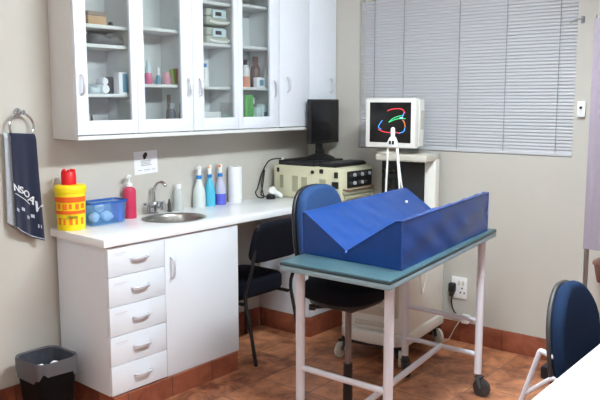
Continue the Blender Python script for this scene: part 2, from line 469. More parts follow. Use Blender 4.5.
# left bay of the leftmost cabinet
t = T('cardboard_box', 'tan cardboard box on the top shelf of the leftmost glass cabinet', 'box', (-2.0, -.07, 1.992))
P('body', rbox(-2.06, -1.945, -.12, -.02, 1.992, 2.041, .002), CARD, t); P('lid', rbox(-2.062, -1.943, -.122, -.018, 2.041, 2.064, .003), CARDD, t)
O('clip', J(rbox(-1.93, -1.885, -.10, -.07, 1.992, 2.003, .003), lathe([(0, 0), (.014, .002), (.011, .018), (0, .022)], (-1.895, -.085, 2.001), 12)), BLACK, 'small black clip beside the tan cardboard box', 'clip', (-1.905, -.085, 1.992))
hb = pad(.22, .13, .05, 2.6, .024)
for v in hb.verts:
    v.co.z += .010*math.sin(v.co.x*60)*(1 if v.co.z > 0 else 0)+.008*math.cos(v.co.y*70+v.co.x*25)*(1 if v.co.z > 0 else 0)
O('cloth_bundle', xf(hb, Matrix.Translation((-1.925, -.075, 1.9185))), GREYC, 'grey cloth bundle on the second shelf of the leftmost glass cabinet', 'cloth', (-1.925, -.075, 1.893))
def soft_pack(w_, d_, h_, c):
    b = pad(w_, d_, h_, 2.8, h_*.45)
    for v in b.verts: v.co.z += .006*math.sin(v.co.x*90+v.co.y*50)*(1 if v.co.z > 0 else 0)
    return xf(b, Matrix.Translation((c[0], c[1], c[2]+h_/2)))
O('dressing_pack', soft_pack(.075, .08, .04, (-2.025, -.085, 1.638)), PALEBL, 'flat pale blue dressing pack on the lower shelf above the sharps bucket', 'pack', (-2.025, -.085, 1.638))
O('cotton_roll', J(xf(lathe([(0, -.04), (.022, -.04), (.026, -.03), (.026, .03), (.022, .04), (0, .04)], (0, 0, 0), 18), Matrix.Translation((-1.955, -.07, 1.664)) @ Matrix.Rotation(PI/2, 4, 'X')),
  xf(lathe([(0, -.03), (.018, -.03), (.021, -.02), (.021, .02), (.018, .03), (0, .03)], (0, 0, 0), 18), Matrix.Translation((-1.95, -.07, 1.705)) @ Matrix.Rotation(PI/2, 4, 'X'))), COTTON, 'white cotton roll between the pale blue pack and a grey tin', 'cotton', (-1.955, -.07, 1.638))
O('tin', lathe([(0, 0), (.02, 0), (.021, .004), (.021, .088), (.019, .092), (0, .092)], (-1.895, -.06, 1.638), 18), GREYC, 'slim grey tin beside the white cotton roll', 'tin', (-1.895, -.06, 1.638))
t = T('medicine_box', 'white medicine box with a blue front on the lower shelf of the leftmost cabinet', 'box', (-1.845, -.08, 1.638))
P('carton', rbox(-1.912, -1.858, -.165, -.12, 1.638, 1.752, .0015), PAPER, t)
P('printed_front', rbox(-1.888, -1.860, -.1662, -.1645, 1.647, 1.745, 0), TEALB, t)
bottle('dropper_bottle', 'tiny dark bottle on the cabinet floor above the sharps bucket', (-2.04, -.09, CZ0+.02), .012, .105, BLACK, DGREY)
carton('instrument_case', 'flat dark instrument case on the floor of the leftmost cabinet', 'case', -1.955, -1.862, -.13, -.05, CZ0+.02, CZ0+.082, DGREY)
# right bay of the leftmost cabinet
z = 1.694
t = T('lotion_bottle', 'pink and white lotion bottle on the shelf of the second glass door', 'bottle', (-1.64, -.08, z))
P('body', lathe([(0, 0), (.02, 0), (.022, .003), (.022, .055), (.018, .065)], (-1.64, -.08, z), 18), mat('pink_lotion', (232, 120, 160), .35, var=.03), t)
P('cap', lathe([(.018, .065), (.018, .095), (.011, .105), (.010, .132), (0, .134)], (-1.64, -.08, z), 18), PALEBL, t)
bottle('eye_drop_bottle', 'slim blue and white drop bottle right of the pink lotion bottle', (-1.567, -.08, z), .013, .098, TEALB, WPLAST, .6, .45)
O('jar', lathe([(0, 0), (.024, 0), (.026, .003), (.026, .045), (.02, .055), (.02, .07), (0, .07)], (-1.508, -.085, z), 18), mat('rose_jar', (206, 146, 164), .4, var=.1, scale=30), 'squat pink jar in the middle of the second glass door shelf', 'jar', (-1.508, -.085, z))
carton('medicine_carton', 'small lime green carton beside the pink jar', 'box', -1.468, -1.446, -.10, -.06, z, z+.09, YLIME)
carton('medicine_carton', 'small red carton beside the lime green carton', 'box', -1.442, -1.437+.006, -.10, -.06, z, z+.095, REDP)
bottle('dark_bottle', 'dark brown slim bottle standing behind the slate blue bottles', (-1.447, -.03, CZ0+.02), .018, .215, BROWNB, BROWNB, .55, .3)
bottle('slate_bottle', 'slate blue bottle on the cabinet floor, left of its neighbour', (-1.475, -.09, CZ0+.02), .021, .165, SLATE, PALEBL, .6, .2)
bottle('slate_bottle', 'narrow dark blue bottle at the right of the slate blue bottle', (-1.449, -.135, CZ0+.02), .012, .165, mat('dark_blue_bottle', (64, 72, 108), .35, var=.06), SLATE, .6, .2)
# left bay of the middle cabinet: two stacked devices
for i, zz in enumerate((1.946, 2.058)):
    cx = -1.125
    t = T('blood_pressure_monitor', ('grey green monitor with looped cuff tubing, at the bottom of its pair', 'grey green monitor with looped cuff tubing, on top of its pair')[i], 'monitor', (cx, -.08, zz), 'stacked blood pressure monitors')
    P('body', J(rbox(cx-.105, cx+.085, -.14, 0, zz, zz+.05, .012, 3), rbox(cx-.10, cx+.06, -.135, -.01, zz+.05, zz+.098, .01, 3)), OLIVE, t)
    P('faceplate', rbox(cx-.065, cx+.05, -.152, -.1395, zz+.04, zz+.09, .004), PALEBL, t)
    P('display', rbox(cx-.045, cx+.005, -.1545, -.1515, zz+.055, zz+.078, .001), DGREY, t)
    P('tubing', tube(spline([(cx-.09, -.142, zz+.02), (cx-.02, -.155, zz+.012), (cx+.07, -.15, zz+.02), (cx+.098, -.12, zz+.05), (cx+.085, -.10, zz+.085)], 6), .008, 8), IVORY, t)
bottle('reagent_bottle', 'small clear bottle with a blue cap in the middle cabinet', (-1.205, -.09, 1.688), .024, .14, WPLAST, SKYB, .45, .16)
carton('glove_box', 'plain white carton behind the blue capped bottle', 'box', -1.225+.0, -1.16, -.055, .02, 1.688, 1.752, PAPER)
carton('frosted_tray', 'pale frosted tray on the floor of the middle cabinet', 'tray', -1.30, -1.10, -.12, .0, CZ0+.02, CZ0+.13, CABIN)
# right bay of the middle cabinet
z = 1.688
t = T('lotion_bottle', 'white bottle with black cap and peach base behind the fourth glass door', 'bottle', (-.84, -.09, z))
P('body', lathe([(0, 0), (.027, 0), (.028, .004), (.028, .07)], (-.84, -.09, z), 18), FORANGE, t)
P('label_sleeve', lathe([(.028, .07), (.028, .118), (.02, .138), (.013, .145)], (-.84, -.09, z), 18), WPLAST, t)
P('cap', lathe([(.014, .145), (.014, .175), (0, .176)], (-.84, -.09, z), 14), BLACK, t)
bottle('brown_bottle', 'tall brown bottle with a rounded shoulder behind the fourth glass door', (-.70, -.05, z), .034, .205, BROWNB, BROWNB, .5, .2)
bottle('white_bottle', 'slim white bottle right of the tall brown bottle', (-.672, -.12, z), .013, .125, WPLAST, WPLAST, .7, .2)
t = T('tablet_box', 'white tablet box with a blue stripe in front of the brown bottle', 'box', (-.725, -.12, z))
P('carton', rbox(-.775, -.70, -.135, -.10, z, z+.066, .0015), PAPER, t); P('stripe', rbox(-.752, -.715, -.1362, -.1348, z+.012, z+.05), TEALB, t)
bottle('brown_jug', 'brown flask behind the white packets on the cabinet floor', (-.70, -.02, CZ0+.02), .032, .20, mat('olive_brown', (146, 138, 112), .5, var=.05), WPLAST, .5, .2)
carton('green_box', 'bright green box on the floor of the middle cabinet', 'box', -.86, -.79, -.11, -.05, CZ0+.02, 1.64, GREEN)
for i, (a, b, h_, lab) in enumerate(((-.785, -.735, .14, 'white packet next to the green box'), (-.73, -.665, .155, 'white packet with a dark blue mark, right of its neighbour'))):
    t = T('gauze_packet', lab, 'packet', ((a+b)/2, -.1, CZ0+.02), 'white gauze packets')
    P('packet', rbox(a, b, -.14, -.075, CZ0+.02, CZ0+.02+h_, .008, 3), PALEBL, t)
    if i: P('mark', rbox(a+.012, a+.04, -.1412, -.139, CZ0+.095, CZ0+.125), SLATE, t)

# ------------------------------------------------------------------ base cabinet, worktop, sink
BF = -.443
bx0, bx1, bz0 = -2.23, -1.30, .112
t = T('base_cabinet', 'white base cabinet with five drawers and a door under the sink', 'cabinet', ((bx0+bx1)/2, WA-.02, 0))
WB = WA-.017
P('body', J(prism([(bx0, BF+.02), (bx0+.018, BF+.02), (bx0+.046, WB), (bx0+.028, WB)], bz0, .885), rbox(bx1-.018, bx1, BF+.02, WB, bz0, .885), rbox(bx0+.03, bx1-.018, WB-.01, WB, bz0, .885),
   rbox(-1.875, -1.857, BF+.02, WB-.01, bz0, .885), rbox(bx0+.03, bx1-.01, BF+.021, WB, bz0, bz0+.018), rbox(bx0+.018, bx1-.018, BF+.02, BF+.06, .87, .885)), WHITE, t)
P('plinth', J(prism([(bx0, BF-.016), (bx1-.03, BF-.016), (bx1-.03, BF+.0), (bx0, BF+.0)], 0, bz0-.001), prism([(bx0, BF), (bx0+.014, BF), (bx0+.042, WB), (bx0+.028, WB)], 0, bz0-.001)), SKIRT, t, 'terracotta tiled plinth')
dh = (.880-.112)/5
for k in range(5):
    z1 = .880-k*dh; z0 = z1-dh+.003
    d = P('drawer', rbox(bx0+.001, -1.866, BF, BF+.019, z0, z1, .002), WHITE, t)
    P('handle', bow_handle((-2.035, BF, z1-.072), False, .105), SILVER, d)
    if k < 4:
        P('label_strip', J(rbox(-2.195, -2.12, BF-.0008, BF+.0005, z1-.036, z1-.0335), rbox(-2.195, -2.14, BF-.0008, BF+.0005, z1-.045, z1-.0435)), LINK, d)
d = P('door', rbox(-1.863, bx1-.001, BF, BF+.019, bz0, .880, .002), WHITE, t)
P('handle', bow_handle((-1.823, BF, .712), True, .115), SILVER, d)
# second base unit beyond the kneehole
t = T('base_cabinet', 'low white base cabinet with tiled plinth beyond the kneehole', 'cabinet', (-.29, WB, 0))
P('body', rbox(-.575, -.004, BF+.045, WB, .135, .885, .002), WHITE, t)
P('door', rbox(-.572, -.008, BF+.026, BF+.0445, .14, .88, .002), WHITE, t)
P('plinth', rbox(-.579, -.016, BF+.022, WB, 0, .134, .003), SKIRT, t, 'terracotta tiled plinth')
# worktop with sink cut-out
SX, SY, SRX, SRY = -1.575, -.20, .186, .168
wt = prism([(-2.262, -.461), (-.004, -.461), (-.004, WA), (-2.23, WA)], .886, ZT, 'z', .006, 2)
me = mesh('worktop', wt, TOP); tmp = bpy.data.objects.new('worktop', me); COL.objects.link(tmp)
cm = mesh('cutter', lathe([(0, -.1), (.97, -.1), (.97, .1), (0, .1)], (SX, SY, ZT), 48, SRX, SRY), TOP); cu = bpy.data.objects.new('cutter', cm); COL.objects.link(cu)
md = tmp.modifiers.new('cut', 'BOOLEAN'); md.operation = 'DIFFERENCE'; md.object = cu; md.solver = 'EXACT'
dg = bpy.context.evaluated_depsgraph_get(); nm = bpy.data.meshes.new_from_object(tmp.evaluated_get(dg))
bmw = B(); bmw.from_mesh(nm)
bpy.data.objects.remove(tmp); bpy.data.objects.remove(cu); bpy.data.meshes.remove(nm)
O('worktop', bmw, TOP, 'long white worktop running above the base cabinets to the window wall', 'worktop', (-1.13, WA, .886))
def sinkprof():
    return [(1.04, .0009), (1.05, .003), (1.0, .0045), (.955, .001), (.93, -.015), (.90, -.06), (.86, -.105), (.70, -.13), (.3, -.138), (.0, -.14)]
t = T('sink', 'oval stainless steel sink set into the white worktop', 'sink', (SX, SY, ZT))
P('bowl', J(lathe(sinkprof(), (SX, SY, ZT), 48, SRX, SRY), lathe([(1.04, .0009), (.962, .0007), (.925, -.017), (.895, -.062), (.855, -.108), (.69, -.134), (.3, -.142), (0, -.144)], (SX, SY, ZT), 48, SRX, SRY)), STEEL, t, sharp=60)
P('drain', lathe([(.03, .001), (.03, .004), (.022, .0045), (.0, .002)], (SX, SY, ZT-.14), 20), CHROME, t)
# mixer tap
tx, ty = -1.55, .005
t = T('mixer_tap', 'chrome swan neck mixer tap with two cross handles behind the sink', 'tap', (tx, ty, ZT))
P('base', J(lathe([(0, 0), (.026, 0), (.026, .006), (.018, .012), (.016, .04), (.021, .05), (.021, .062), (.013, .075), (0, .075)], (tx, ty, ZT), 20), cyl((tx-.045, ty, ZT+.03), (tx+.045, ty, ZT+.03), .012, 12)), CHROME, t)
P('spout', tube(spline([(tx, ty, ZT+.07), (tx-.002, ty, ZT+.13), (tx+.002, ty-.008, ZT+.165), (tx+.010, ty-.03, ZT+.192), (tx+.02, ty-.055, ZT+.194), (tx+.026, ty-.07, ZT+.18), (tx+.027, ty-.073, ZT+.168)], 6), .0095, 12), CHROME, t)
for s in (-1, 1):
    hx = tx+s*.05
    P('cross_handle', J(lathe([(0, .02), (.013, .02), (.011, .05), (.009, .066), (0, .07)], (hx, ty-.005, ZT), 14), tube([(hx-.032, ty-.012, ZT+.066), (hx+.032, ty+.002, ZT+.066)], .006, 8), tube([(hx-.007, ty+.027, ZT+.066), (hx+.007, ty-.037, ZT+.066)], .006, 8)), CHROME, t)
O('soap_nozzle', lathe([(0, 0), (.015, 0), (.015, .006), (.012, .012), (.0115, .045), (.006, .068), (.005, .078), (0, .08)], (-1.432, .005, ZT), 16), DGREY, 'short dark steel nozzle standing behind the sink, right of the tap', 'nozzle', (-1.432, .005, ZT))

# sharps bucket
c = (-2.166, -.055, ZT)
t = T('sharps_bucket', 'yellow sharps bucket with orange print and a red cap on the worktop', 'bucket', c)
R0, R1 = .072, .080
P('bucket', lathe([(0, .0), (R0-.004, 0), (R0, .004), (R1-.002, .195), (R1-.004, .2), (0, .2)], c, 36), YELLOW, t)
P('rim', lathe([(R1-.002, .196), (R1+.003, .198), (R1+.005, .222), (R1+.001, .231), (R1-.008, .237), (0, .24)], c, 36), YELLOW, t)
P('cap', J(lathe([(0, .238), (.039, .238), (.038, .30), (.033, .308), (0, .308)], (c[0]-.006, c[1], ZT), 28), *[rbox(c[0]-.006+.030*math.cos(a)-.006, c[0]-.006+.030*math.cos(a)+.006, c[1]+.030*math.sin(a)-.006, c[1]+.030*math.sin(a)+.006, ZT+.300, ZT+.318, .002) for a in (.4, 1.7, 3.0, 4.2, 5.4)]), RED, t, 'red screw cap')
P('carry_strap', tube(spline([(c[0]-.07, c[1]+.045, ZT+.19), (c[0]-.085, c[1]+.03, ZT+.235), (c[0]-.07, c[1]+.03, ZT+.275), (c[0]-.045, c[1]+.03, ZT+.29)], 6), .0025, 6), CLEARW, t)
def rr(z): return R0+(R1-R0)*z/.2+.0004
a0 = math.radians(222)
P('print_band', J(arc_band(c, rr(.165), ZT+.150, ZT+.178, a0-1.5, a0+1.45), arc_band(c, rr(.10), ZT+.088, ZT+.106, a0-1.5, a0+1.45)), ORANGED, t)
pr = []
for k in range(6):
    a = a0-1.15+k*.42
    pr.append(arc_band(c, rr(.128), ZT+.112+.004*(k % 2), ZT+.142, a, a+.20+.06*(k % 3), .0007, 4))
    pr.append(arc_band(c, rr(.05), ZT+.032, ZT+.062+.006*(k % 2), a, a+.16+.06*(k % 2), .0007, 4))
P('print_row', J(*pr[0::2]), ORANGE, t)
P('print_row', J(*pr[1::2]), ORANGE, t)
pts = []
for k in range(26):
    a = a0+.02+k*.026; q = rr(.078)+.001
    pts.append((c[0]+q*math.cos(a), c[1]+q*math.sin(a), ZT+.073+.005*math.sin(k*1.3)+.006*(1 if k in (6, 7) else 0)))
P('handwriting', J(tube(pts, .0013, 6), arc_band(c, rr(.07), ZT+.0645, ZT+.066, a0-.75, a0+.75, .0007, 10)), BINK, t)

# blue tub with cotton wool
c = (-1.945, -.04, ZT)
t = T('plastic_tub', 'clear blue plastic tub holding cotton wool, right of the yellow bucket', 'tub', c)
w_, d_, h_ = .118, .06, .125
def rrect(w, d, r, n=5):
    o = []
    for cx, cy, a in ((w-r, d-r, 0), (-w+r, d-r, PI/2), (-w+r, -d+r, PI), (w-r, -d+r, 3*PI/2)):
        for k in range(n+1): o.append((cx+r*math.cos(a+k*PI/2/n), cy+r*math.sin(a+k*PI/2/n)))
    return o
def rtub(c, lv, r=.02, n=5, capb=True):
    """open tub from levels [(w,d,z)] of rounded rectangles"""
    bm = B(); rings = []
    for w, d, z in lv: rings.append([bm.verts.new((c[0]+x, c[1]+y, c[2]+z)) for x, y in rrect(w, d, r, n)])
    m = len(rings[0])
    for a, b in zip(rings, rings[1:]):
        for k in range(m): bm.faces.new((a[k], a[(k+1) % m], b[(k+1) % m], b[k]))
    if capb: bm.faces.new(rings[0][::-1])
    bm.faces.new(rings[-1]) if lv[-1][2] < lv[-2][2]-.02 or lv[-1][2] < .02 else None
    bmesh.ops.recalc_face_normals(bm, faces=bm.faces)
    return bm
P('tub', rtub(c, [(w_-.012, d_-.012, 0), (w_-.008, d_-.008, .003), (w_, d_, h_), (w_-.002, d_-.002, h_), (w_-.010, d_-.010, .005)]), BLUETUB, t)
P('rim', J(rtub(c, [(w_+.004, d_+.004, h_-.008), (w_+.006, d_+.006, h_+.004), (w_-.003, d_-.003, h_+.004), (w_-.003, d_-.003, h_-.006), (w_+.004, d_+.004, h_-.008)], capb=False)), BLUERIM, t)
for i, (dx, dy, dz, sc) in enumerate(((-.068, .0, .042, .027), (.012, -.004, .042, .027), (-.028, .003, .090, .023), (.054, .012, .030, .013))):
    b = B(); bmesh.ops.create_icosphere(b, subdivisions=3, radius=sc)
    for v in b.verts:
        v.co *= 1+.10*math.sin(v.co.x*160+i)*math.cos(v.co.y*140)+.05*math.sin(v.co.z*200); v.co.x *= 1.2
    bmesh.ops.translate(b, vec=(c[0]+dx, c[1]+dy, ZT+dz), verts=b.verts)
    O('cotton_ball', b, COTTON, ('white cotton wad at the left end of the blue tub', 'white cotton wad low in the middle of the blue tub', 'white cotton wad on top of two others in the blue tub', 'white cotton wad in the blue tub beside the purple packet')[i], 'cotton', (c[0]+dx, c[1]+dy, ZT+dz-sc), 'cotton wads in the blue tub')
O('purple_packet', rbox(c[0]+.072, c[0]+.098, c[1]-.036, c[1]+.036, ZT+.007, ZT+.112, .003), PURPLE, 'small purple packet at the right end of the blue tub', 'packet', (c[0]+.085, c[1], ZT+.007))

# pump soap
c = (-1.735, 0.0, ZT)
t = T('soap_dispenser', 'pink liquid soap bottle with a white pump beside the blue tub', 'bottle', c)
P('body', lathe([(0, 0), (.034, 0), (.037, .004), (.037, .158), (.032, .172), (.016, .18), (.016, .186)], c, 26), PINK, t)
P('pump', J(lathe([(.018, .184), (.019, .2), (.011, .206), (.006, .21), (.006, .236), (.013, .238), (.013, .252), (0, .254)], c, 18), tube([(c[0], c[1], ZT+.246), (c[0]-.03, c[1]-.02, ZT+.243), (c[0]-.036, c[1]-.024, ZT+.236)], .005, 8)), WPLAST, t)
c = (-1.362, .0, ZT)
t = T('clear_bottle', 'cloudy clear bottle against the wall between the tap and spray bottles', 'bottle', c)
P('body', lathe([(0, 0), (.028, 0), (.030, .004), (.030, .11), (.024, .13), (.014, .14)], c, 22), CLEARW, t)
P('cap', lathe([(.018, .136), (.018, .166), (0, .168)], c, 18), WPLAST, t)

# spray bottles
def spray(x, y, rb, body, liquid, lvl, noz, lab):
    c = (x, y, ZT)
    t = T('spray_bottle', lab, 'bottle', c, 'spray bottles along the wall')
    prof = [(.0, 0), (rb*.94, 0), (rb, .005), (rb, .09), (rb*.9, .115), (rb*.55, .155), (rb*.36, .175), (rb*.36, .19)]
    lo = []; hi = []
    for r, z in prof:
        if z <= lvl: lo.append((r, z))
        else: hi.append((r, z))
    (ra, za), (rc, zc) = lo[-1], hi[0]
    rl = ra+(rc-ra)*(lvl-za)/(zc-za)
    P('liquid', lathe(lo+[(rl, lvl), (0, lvl)], c, 22), liquid, t)
    P('bottle', lathe([(rl, lvl)]+hi, c, 22), body, t)
    P('collar', lathe([(rb*.42, .183), (rb*.47, .186), (rb*.45, .205), (rb*.3, .208)], c, 18), SKYB, t)
    d = Vector((-.8, -.6, 0))
    h = [(x, y), (x+d.x*.02, y+d.y*.02)]
    P('trigger_head', J(lathe([(rb*.36, .207), (rb*.34, .235), (rb*.40, .245), (rb*.36, .262), (0, .266)], c, 16),
      tube([(x-d.x*.018, y-d.y*.018, ZT+.256), (x+d.x*.02, y+d.y*.02, ZT+.254)], [.011, .009], 10),
      tube(spline([(x+d.x*.014, y+d.y*.014, ZT+.246), (x+d.x*.026, y+d.y*.026, ZT+.225), (x+d.x*.022, y+d.y*.022, ZT+.205)], 5), .0035, 6)), WPLAST, t)
    P('nozzle', tube([(x+d.x*.02, y+d.y*.02, ZT+.254), (x+d.x*.034, y+d.y*.034, ZT+.253)], [.0095, .008], 10), noz, t)
spray(-1.185, 0.0, .040, SPRAYW, SPRAYW, .08, WPLAST, 'milky white spray bottle, leftmost of the three spray bottles')
spray(-1.092, 0.0, .035, CYAN, CYAN, .10, PEACH, 'bright blue spray bottle between the white and violet ones')
spray(-.996, 0.0, .037, PALEV, VIOLET, .072, mat('orange_nozzle', (240, 150, 70), .4, var=.03), 'half full violet spray bottle beside the paper towel roll')
c = (-.866, -.01, ZT)
t = T('paper_towel_roll', 'white paper towel roll standing right of the spray bottles', 'paper roll', c)
P('paper', lathe([(.02, .001), (.044, 0), (.0455, .004), (.0455, .236), (.044, .24), (.02, .24), (.02, .001)], c, 32), PAPER, t)
P('core', lathe([(.0195, .002), (.0195, .239), (.0165, .239), (.0165, .002), (.0195, .002)], c, 20), CARDD, t)

# notice on the wall
t = T('wall_notice', 'white paper notice with a dark emblem taped to the wall above the tap', 'notice', (-1.568, WA, 1.24))
nz = lambda b: xf(b, Matrix.Translation((-1.568, WA, 1.24)) @ Matrix.Rotation(math.radians(-2), 4, 'Y'))
P('sheet', nz(rbox(-.088, .088, -.0015, -.0002, -.07, .066)), PAPER, t)
P('emblem', nz(prism([(-.006+.017*math.cos(a)*(.75 if math.sin(a) < 0 else 1)+.006*math.sin(a), .037+.021*math.sin(a)) for a in [2*PI*k/20 for k in range(20)]], -.0024, -.0014, 'y')), BINK, t)
P('small_print', nz(J(*[rbox(-.04+.004*(k % 2), .04-.006*(k % 3), -.0022, -.0014, .006-k*.009, .0095-k*.009) for k in range(4)], rbox(-.062, -.035, -.0022, -.0014, -.048, -.045), rbox(-.02, .03, -.0022, -.0014, -.048, -.045), rbox(.042, .066, -.0022, -.0014, -.048, -.045))), INK, t)

# towel ring and towel
rc = Vector((-2.386, .014, 1.472))
t = T('towel_ring', 'chrome towel ring fixed to the wall left of the cabinets', 'towel ring', (-2.386, WA, 1.54))
P('ring', tube([(rc.x+.066*math.cos(a), rc.y, rc.z+.066*math.sin(a)) for a in [2*PI*k/40 for k in range(40)]], .0062, 10, True), CHROME, t)
P('mount', J(xf(lathe([(0, 0), (.02, 0), (.02, .006), (.009, .012), (.008, .05), (.013, .053), (.012, .06), (0, .062)], (0, 0, 0), 18), Matrix.Translation((-2.386, WA, 1.545)) @ Matrix.Rotation(PI/2, 4, 'X'))), CHROME, t)
def towel_pt(u, v, off=0.0):
    """u across 0..1, v down 0..1 -> point on the hanging front layer"""
    x = (-2.466+.146*u)+(-.002*(1-u)+.020*u)*v**1.2
    zt = 1.444-.010*u; zb = .973-.094*u-.012*math.sin(u*PI)
    z = zt+(zb-zt)*v
    y = -.004-.010*math.sin(u*7.0+.6)*(0.25+.75*v)-.006*math.sin(u*15+1)*v-off
    if v < .04: y += .012*(1-v/.04)
    return Vector((x, y, z))
def towel_layer(u0, u1, off, thick, dz=0.0, dx=0.0):
    bm = B(); nu, nv = 26, 40; A = []; Bk = []
    for j in range(nv+1):
        A.append([]); Bk.append([])
        for i in range(nu+1):
            p = towel_pt(u0+(u1-u0)*i/nu, j/nv, off); p.x += dx; p.z += dz*(j/nv)
            A[-1].append(bm.verts.new(p)); Bk[-1].append(bm.verts.new(p+Vector((0, thick, 0))))
    for j in range(nv):
        for i in range(nu):
            bm.faces.new((A[j][i], A[j][i+1], A[j+1][i+1], A[j+1][i])); bm.faces.new((Bk[j][i], Bk[j+1][i], Bk[j+1][i+1], Bk[j][i+1]))
        bm.faces.new((A[j][0], A[j+1][0], Bk[j+1][0], Bk[j][0])); bm.faces.new((A[j][nu], Bk[j][nu], Bk[j+1][nu], A[j+1][nu]))
    for i in range(nu):
        bm.faces.new((A[0][i], Bk[0][i], Bk[0][i+1], A[0][i+1])); bm.faces.new((A[nv][i], A[nv][i+1], Bk[nv][i+1], Bk[nv][i]))
    bmesh.ops.recalc_face_normals(bm, faces=bm.faces)
    return bm
tw = T('hand_towel', 'navy blue hand towel with white lettering hanging on the chrome ring', 'towel', (-2.38, 0, .88))
P('front_layer', towel_layer(0.06, 1.0, 0, .006), TOWEL, tw)
P('back_layer', towel_layer(-.085, .9, -.022, .006, .01), TOWELG, tw, 'pale grey reverse side')
P('hem', J(*[tube([towel_pt(.06+.94*k/14, .985, .001) for k in range(15)], .0025, 6)]), TOWELG, tw)
lets = []
for ch, u, v, rot, sz in (('N', .15, .565, 2, .052), ('S', .335, .565, 0, .050), ('O', .52, .585, -12, .049), ('A', .69, .63, -30, .054), ('V', .86, .695, -22, .070)):
    b = text_bm(ch, sz); b2 = xf(b, Matrix.Rotation(math.radians(rot), 4, 'Z'))
    for vv in b2.verts:
        lx, ly, lz = vv.co
        p = towel_pt(u+lx/.16, v-ly/.53, .0022+lz); vv.co = p
    lets.append(b2)
P('lettering', J(*lets), TOWELW, tw)
P('underline', tube([towel_pt(.08+.56*k/12, .625+.05*(k/12)**2, .001) for k in range(13)], .0022, 6), TOWELW, tw)
sq = []
for u, v in ((.16, .785), (.36, .75), (.54, .81), (.70, .785), (.87, .87)):
    g = [towel_pt(u+a*.05, v+b_*.016, .0012) for a, b_ in ((-1, -1), (1, -1), (1, 1), (-1, 1))]
    b = B(); f0 = [b.verts.new(p) for p in g]; f1 = [b.verts.new(p+Vector((0, .002, 0))) for p in g]
    b.faces.new(f0); b.faces.new(f1[::-1])
    for k in range(4): b.faces.new((f0[k], f0[(k+1) % 4], f1[(k+1) % 4], f1[k]))
    bmesh.ops.recalc_face_normals(b, faces=b.faces); sq.append(b)
P('printed_squares', J(*sq), TOWELG, tw)

# waste bin
c = (-2.418, -.165, 0)
t = T('waste_bin', 'black rectangular waste bin lined with a grey bag beside the base cabinet', 'bin', c)
W0, D0, W1, D1, H = .092, .10, .116, .124, .31
P('bin', rtub(c, [(W0-.004, D0-.004, 0), (W0, D0, .006), (W1, D1, H), (W1-.006, D1-.006, H), (W0-.006, D0-.006, .008)], .05, 6), BINB, t)
def bag_outer():
    bm = B(); rings = []
    lv = [(1.03, H-.06, 1), (1.035, H-.03, .6), (1.045, H+.006, .2), (1.02, H+.018, 0), (.94, H+.012, 0)]
    base = rrect(W1, D1, .055, 8); m = len(base)
    for s, z, wv in lv:
        rings.append([bm.verts.new((c[0]+x*s*(1+.014*wv*math.sin(k*1.9)), c[1]+y*s*(1+.014*wv*math.sin(k*1.9)), z+wv*(.020*math.sin(k*.55+1)+.008*math.sin(k*1.7)))) for k, (x, y) in enumerate(base)])
    for a, b in zip(rings, rings[1:]):
        for k in range(m): bm.faces.new((a[k], a[(k+1) % m], b[(k+1) % m], b[k]))
    return bm
P('bag_fold', bag_outer(), BAG, t, sharp=70)
def bag_inner():
    bm = B(); rings = []; base = rrect(W1, D1, .055, 8); m = len(base)
    for j, (s, z) in enumerate(((.94, H+.012), (.90, H-.02), (.86, H-.07), (.80, H-.13), (.5, H-.15), (.2, H-.155))):
        rings.append([bm.verts.new((c[0]+x*s*(1+.03*math.sin(k*2.3+j)*(j > 0)), c[1]+y*s*(1+.03*math.sin(k*2.3+j)*(j > 0)), z)) for k, (x, y) in enumerate(base)])
    for a, b in zip(rings, rings[1:]):
        for k in range(m): bm.faces.new((a[k], b[k], b[(k+1) % m], a[(k+1) % m]))
    bm.faces.new(rings[-1])
    return bm
P('bag_inside', bag_inner(), BAGD, t, sharp=70)
for i, (dx, dy, dz, rz) in enumerate(((.045, -.01, H-.045, .5), (-.055, -.02, H-.035, 1.2))):
    b = pad(.075, .05, .03, 2.4, .013)
    for v in b.verts: v.co.z += .007*math.sin(v.co.x*110+v.co.y*60)
    O('crumpled_tissue', xf(b, Matrix.Translation((c[0]+dx, c[1]+dy, dz)) @ Matrix.Rotation(rz, 4, 'Z') @ Matrix.Rotation(.5, 4, 'Y')), PAPER, ('crumpled white tissue on the right inside the black bin', 'crumpled white tissue on the left inside the black bin')[i], 'tissue', (c[0]+dx, c[1]+dy, dz-.02), 'tissues in the bin')

# ------------------------------------------------------------------ cream console with screen on the worktop
mx0, mx1, my0, my1, mz0, mz1 = -.477, -.085, -.60, -.02, ZT+.012, 1.158
t = T('medical_console', 'cream desktop medical console with vents and knobs at the end of the worktop', 'console', ((mx0+mx1)/2, -.3, ZT))
P('housing', J(prism([(my0, mz0), (my1, mz0), (my1, mz1), (my0+.06, mz1), (my0+.012, mz1-.012)], mx0, mx1, 'x', .004), rbox(mx0+.02, mx1-.02, -.44, my1-.03, ZT+.0003, mz0+.001)), CREAM, t)
for y0, y1, z0, z1 in ((-.105, -.075, .07, .16), (-.235, -.185, .05, .16), (-.315, -.265, .05, .155), (-.475, -.42, .03, .15)):
    n = 9; vents = []
    for k in range(n):
        yy = y0+(y1-y0)*(k+.5)/n; vents.append(rbox(mx0-.002, mx0+.002, yy-.0022, yy+.0022, ZT+z0, ZT+z1))
    P('vent_slots', J(*vents), CREAMD, t)
for kb in (rbox(mx0-.008, mx0, -.07, -.05, mz1-.05, mz1-.02, .003), cyl((mx0-.008, -.365, ZT+.195), (mx0, -.365, ZT+.195), .012), rbox(mx0-.008, mx0, -.455, -.425, mz1-.04, mz1-.012, .003)): P('side_knob', kb, BLACK, t)
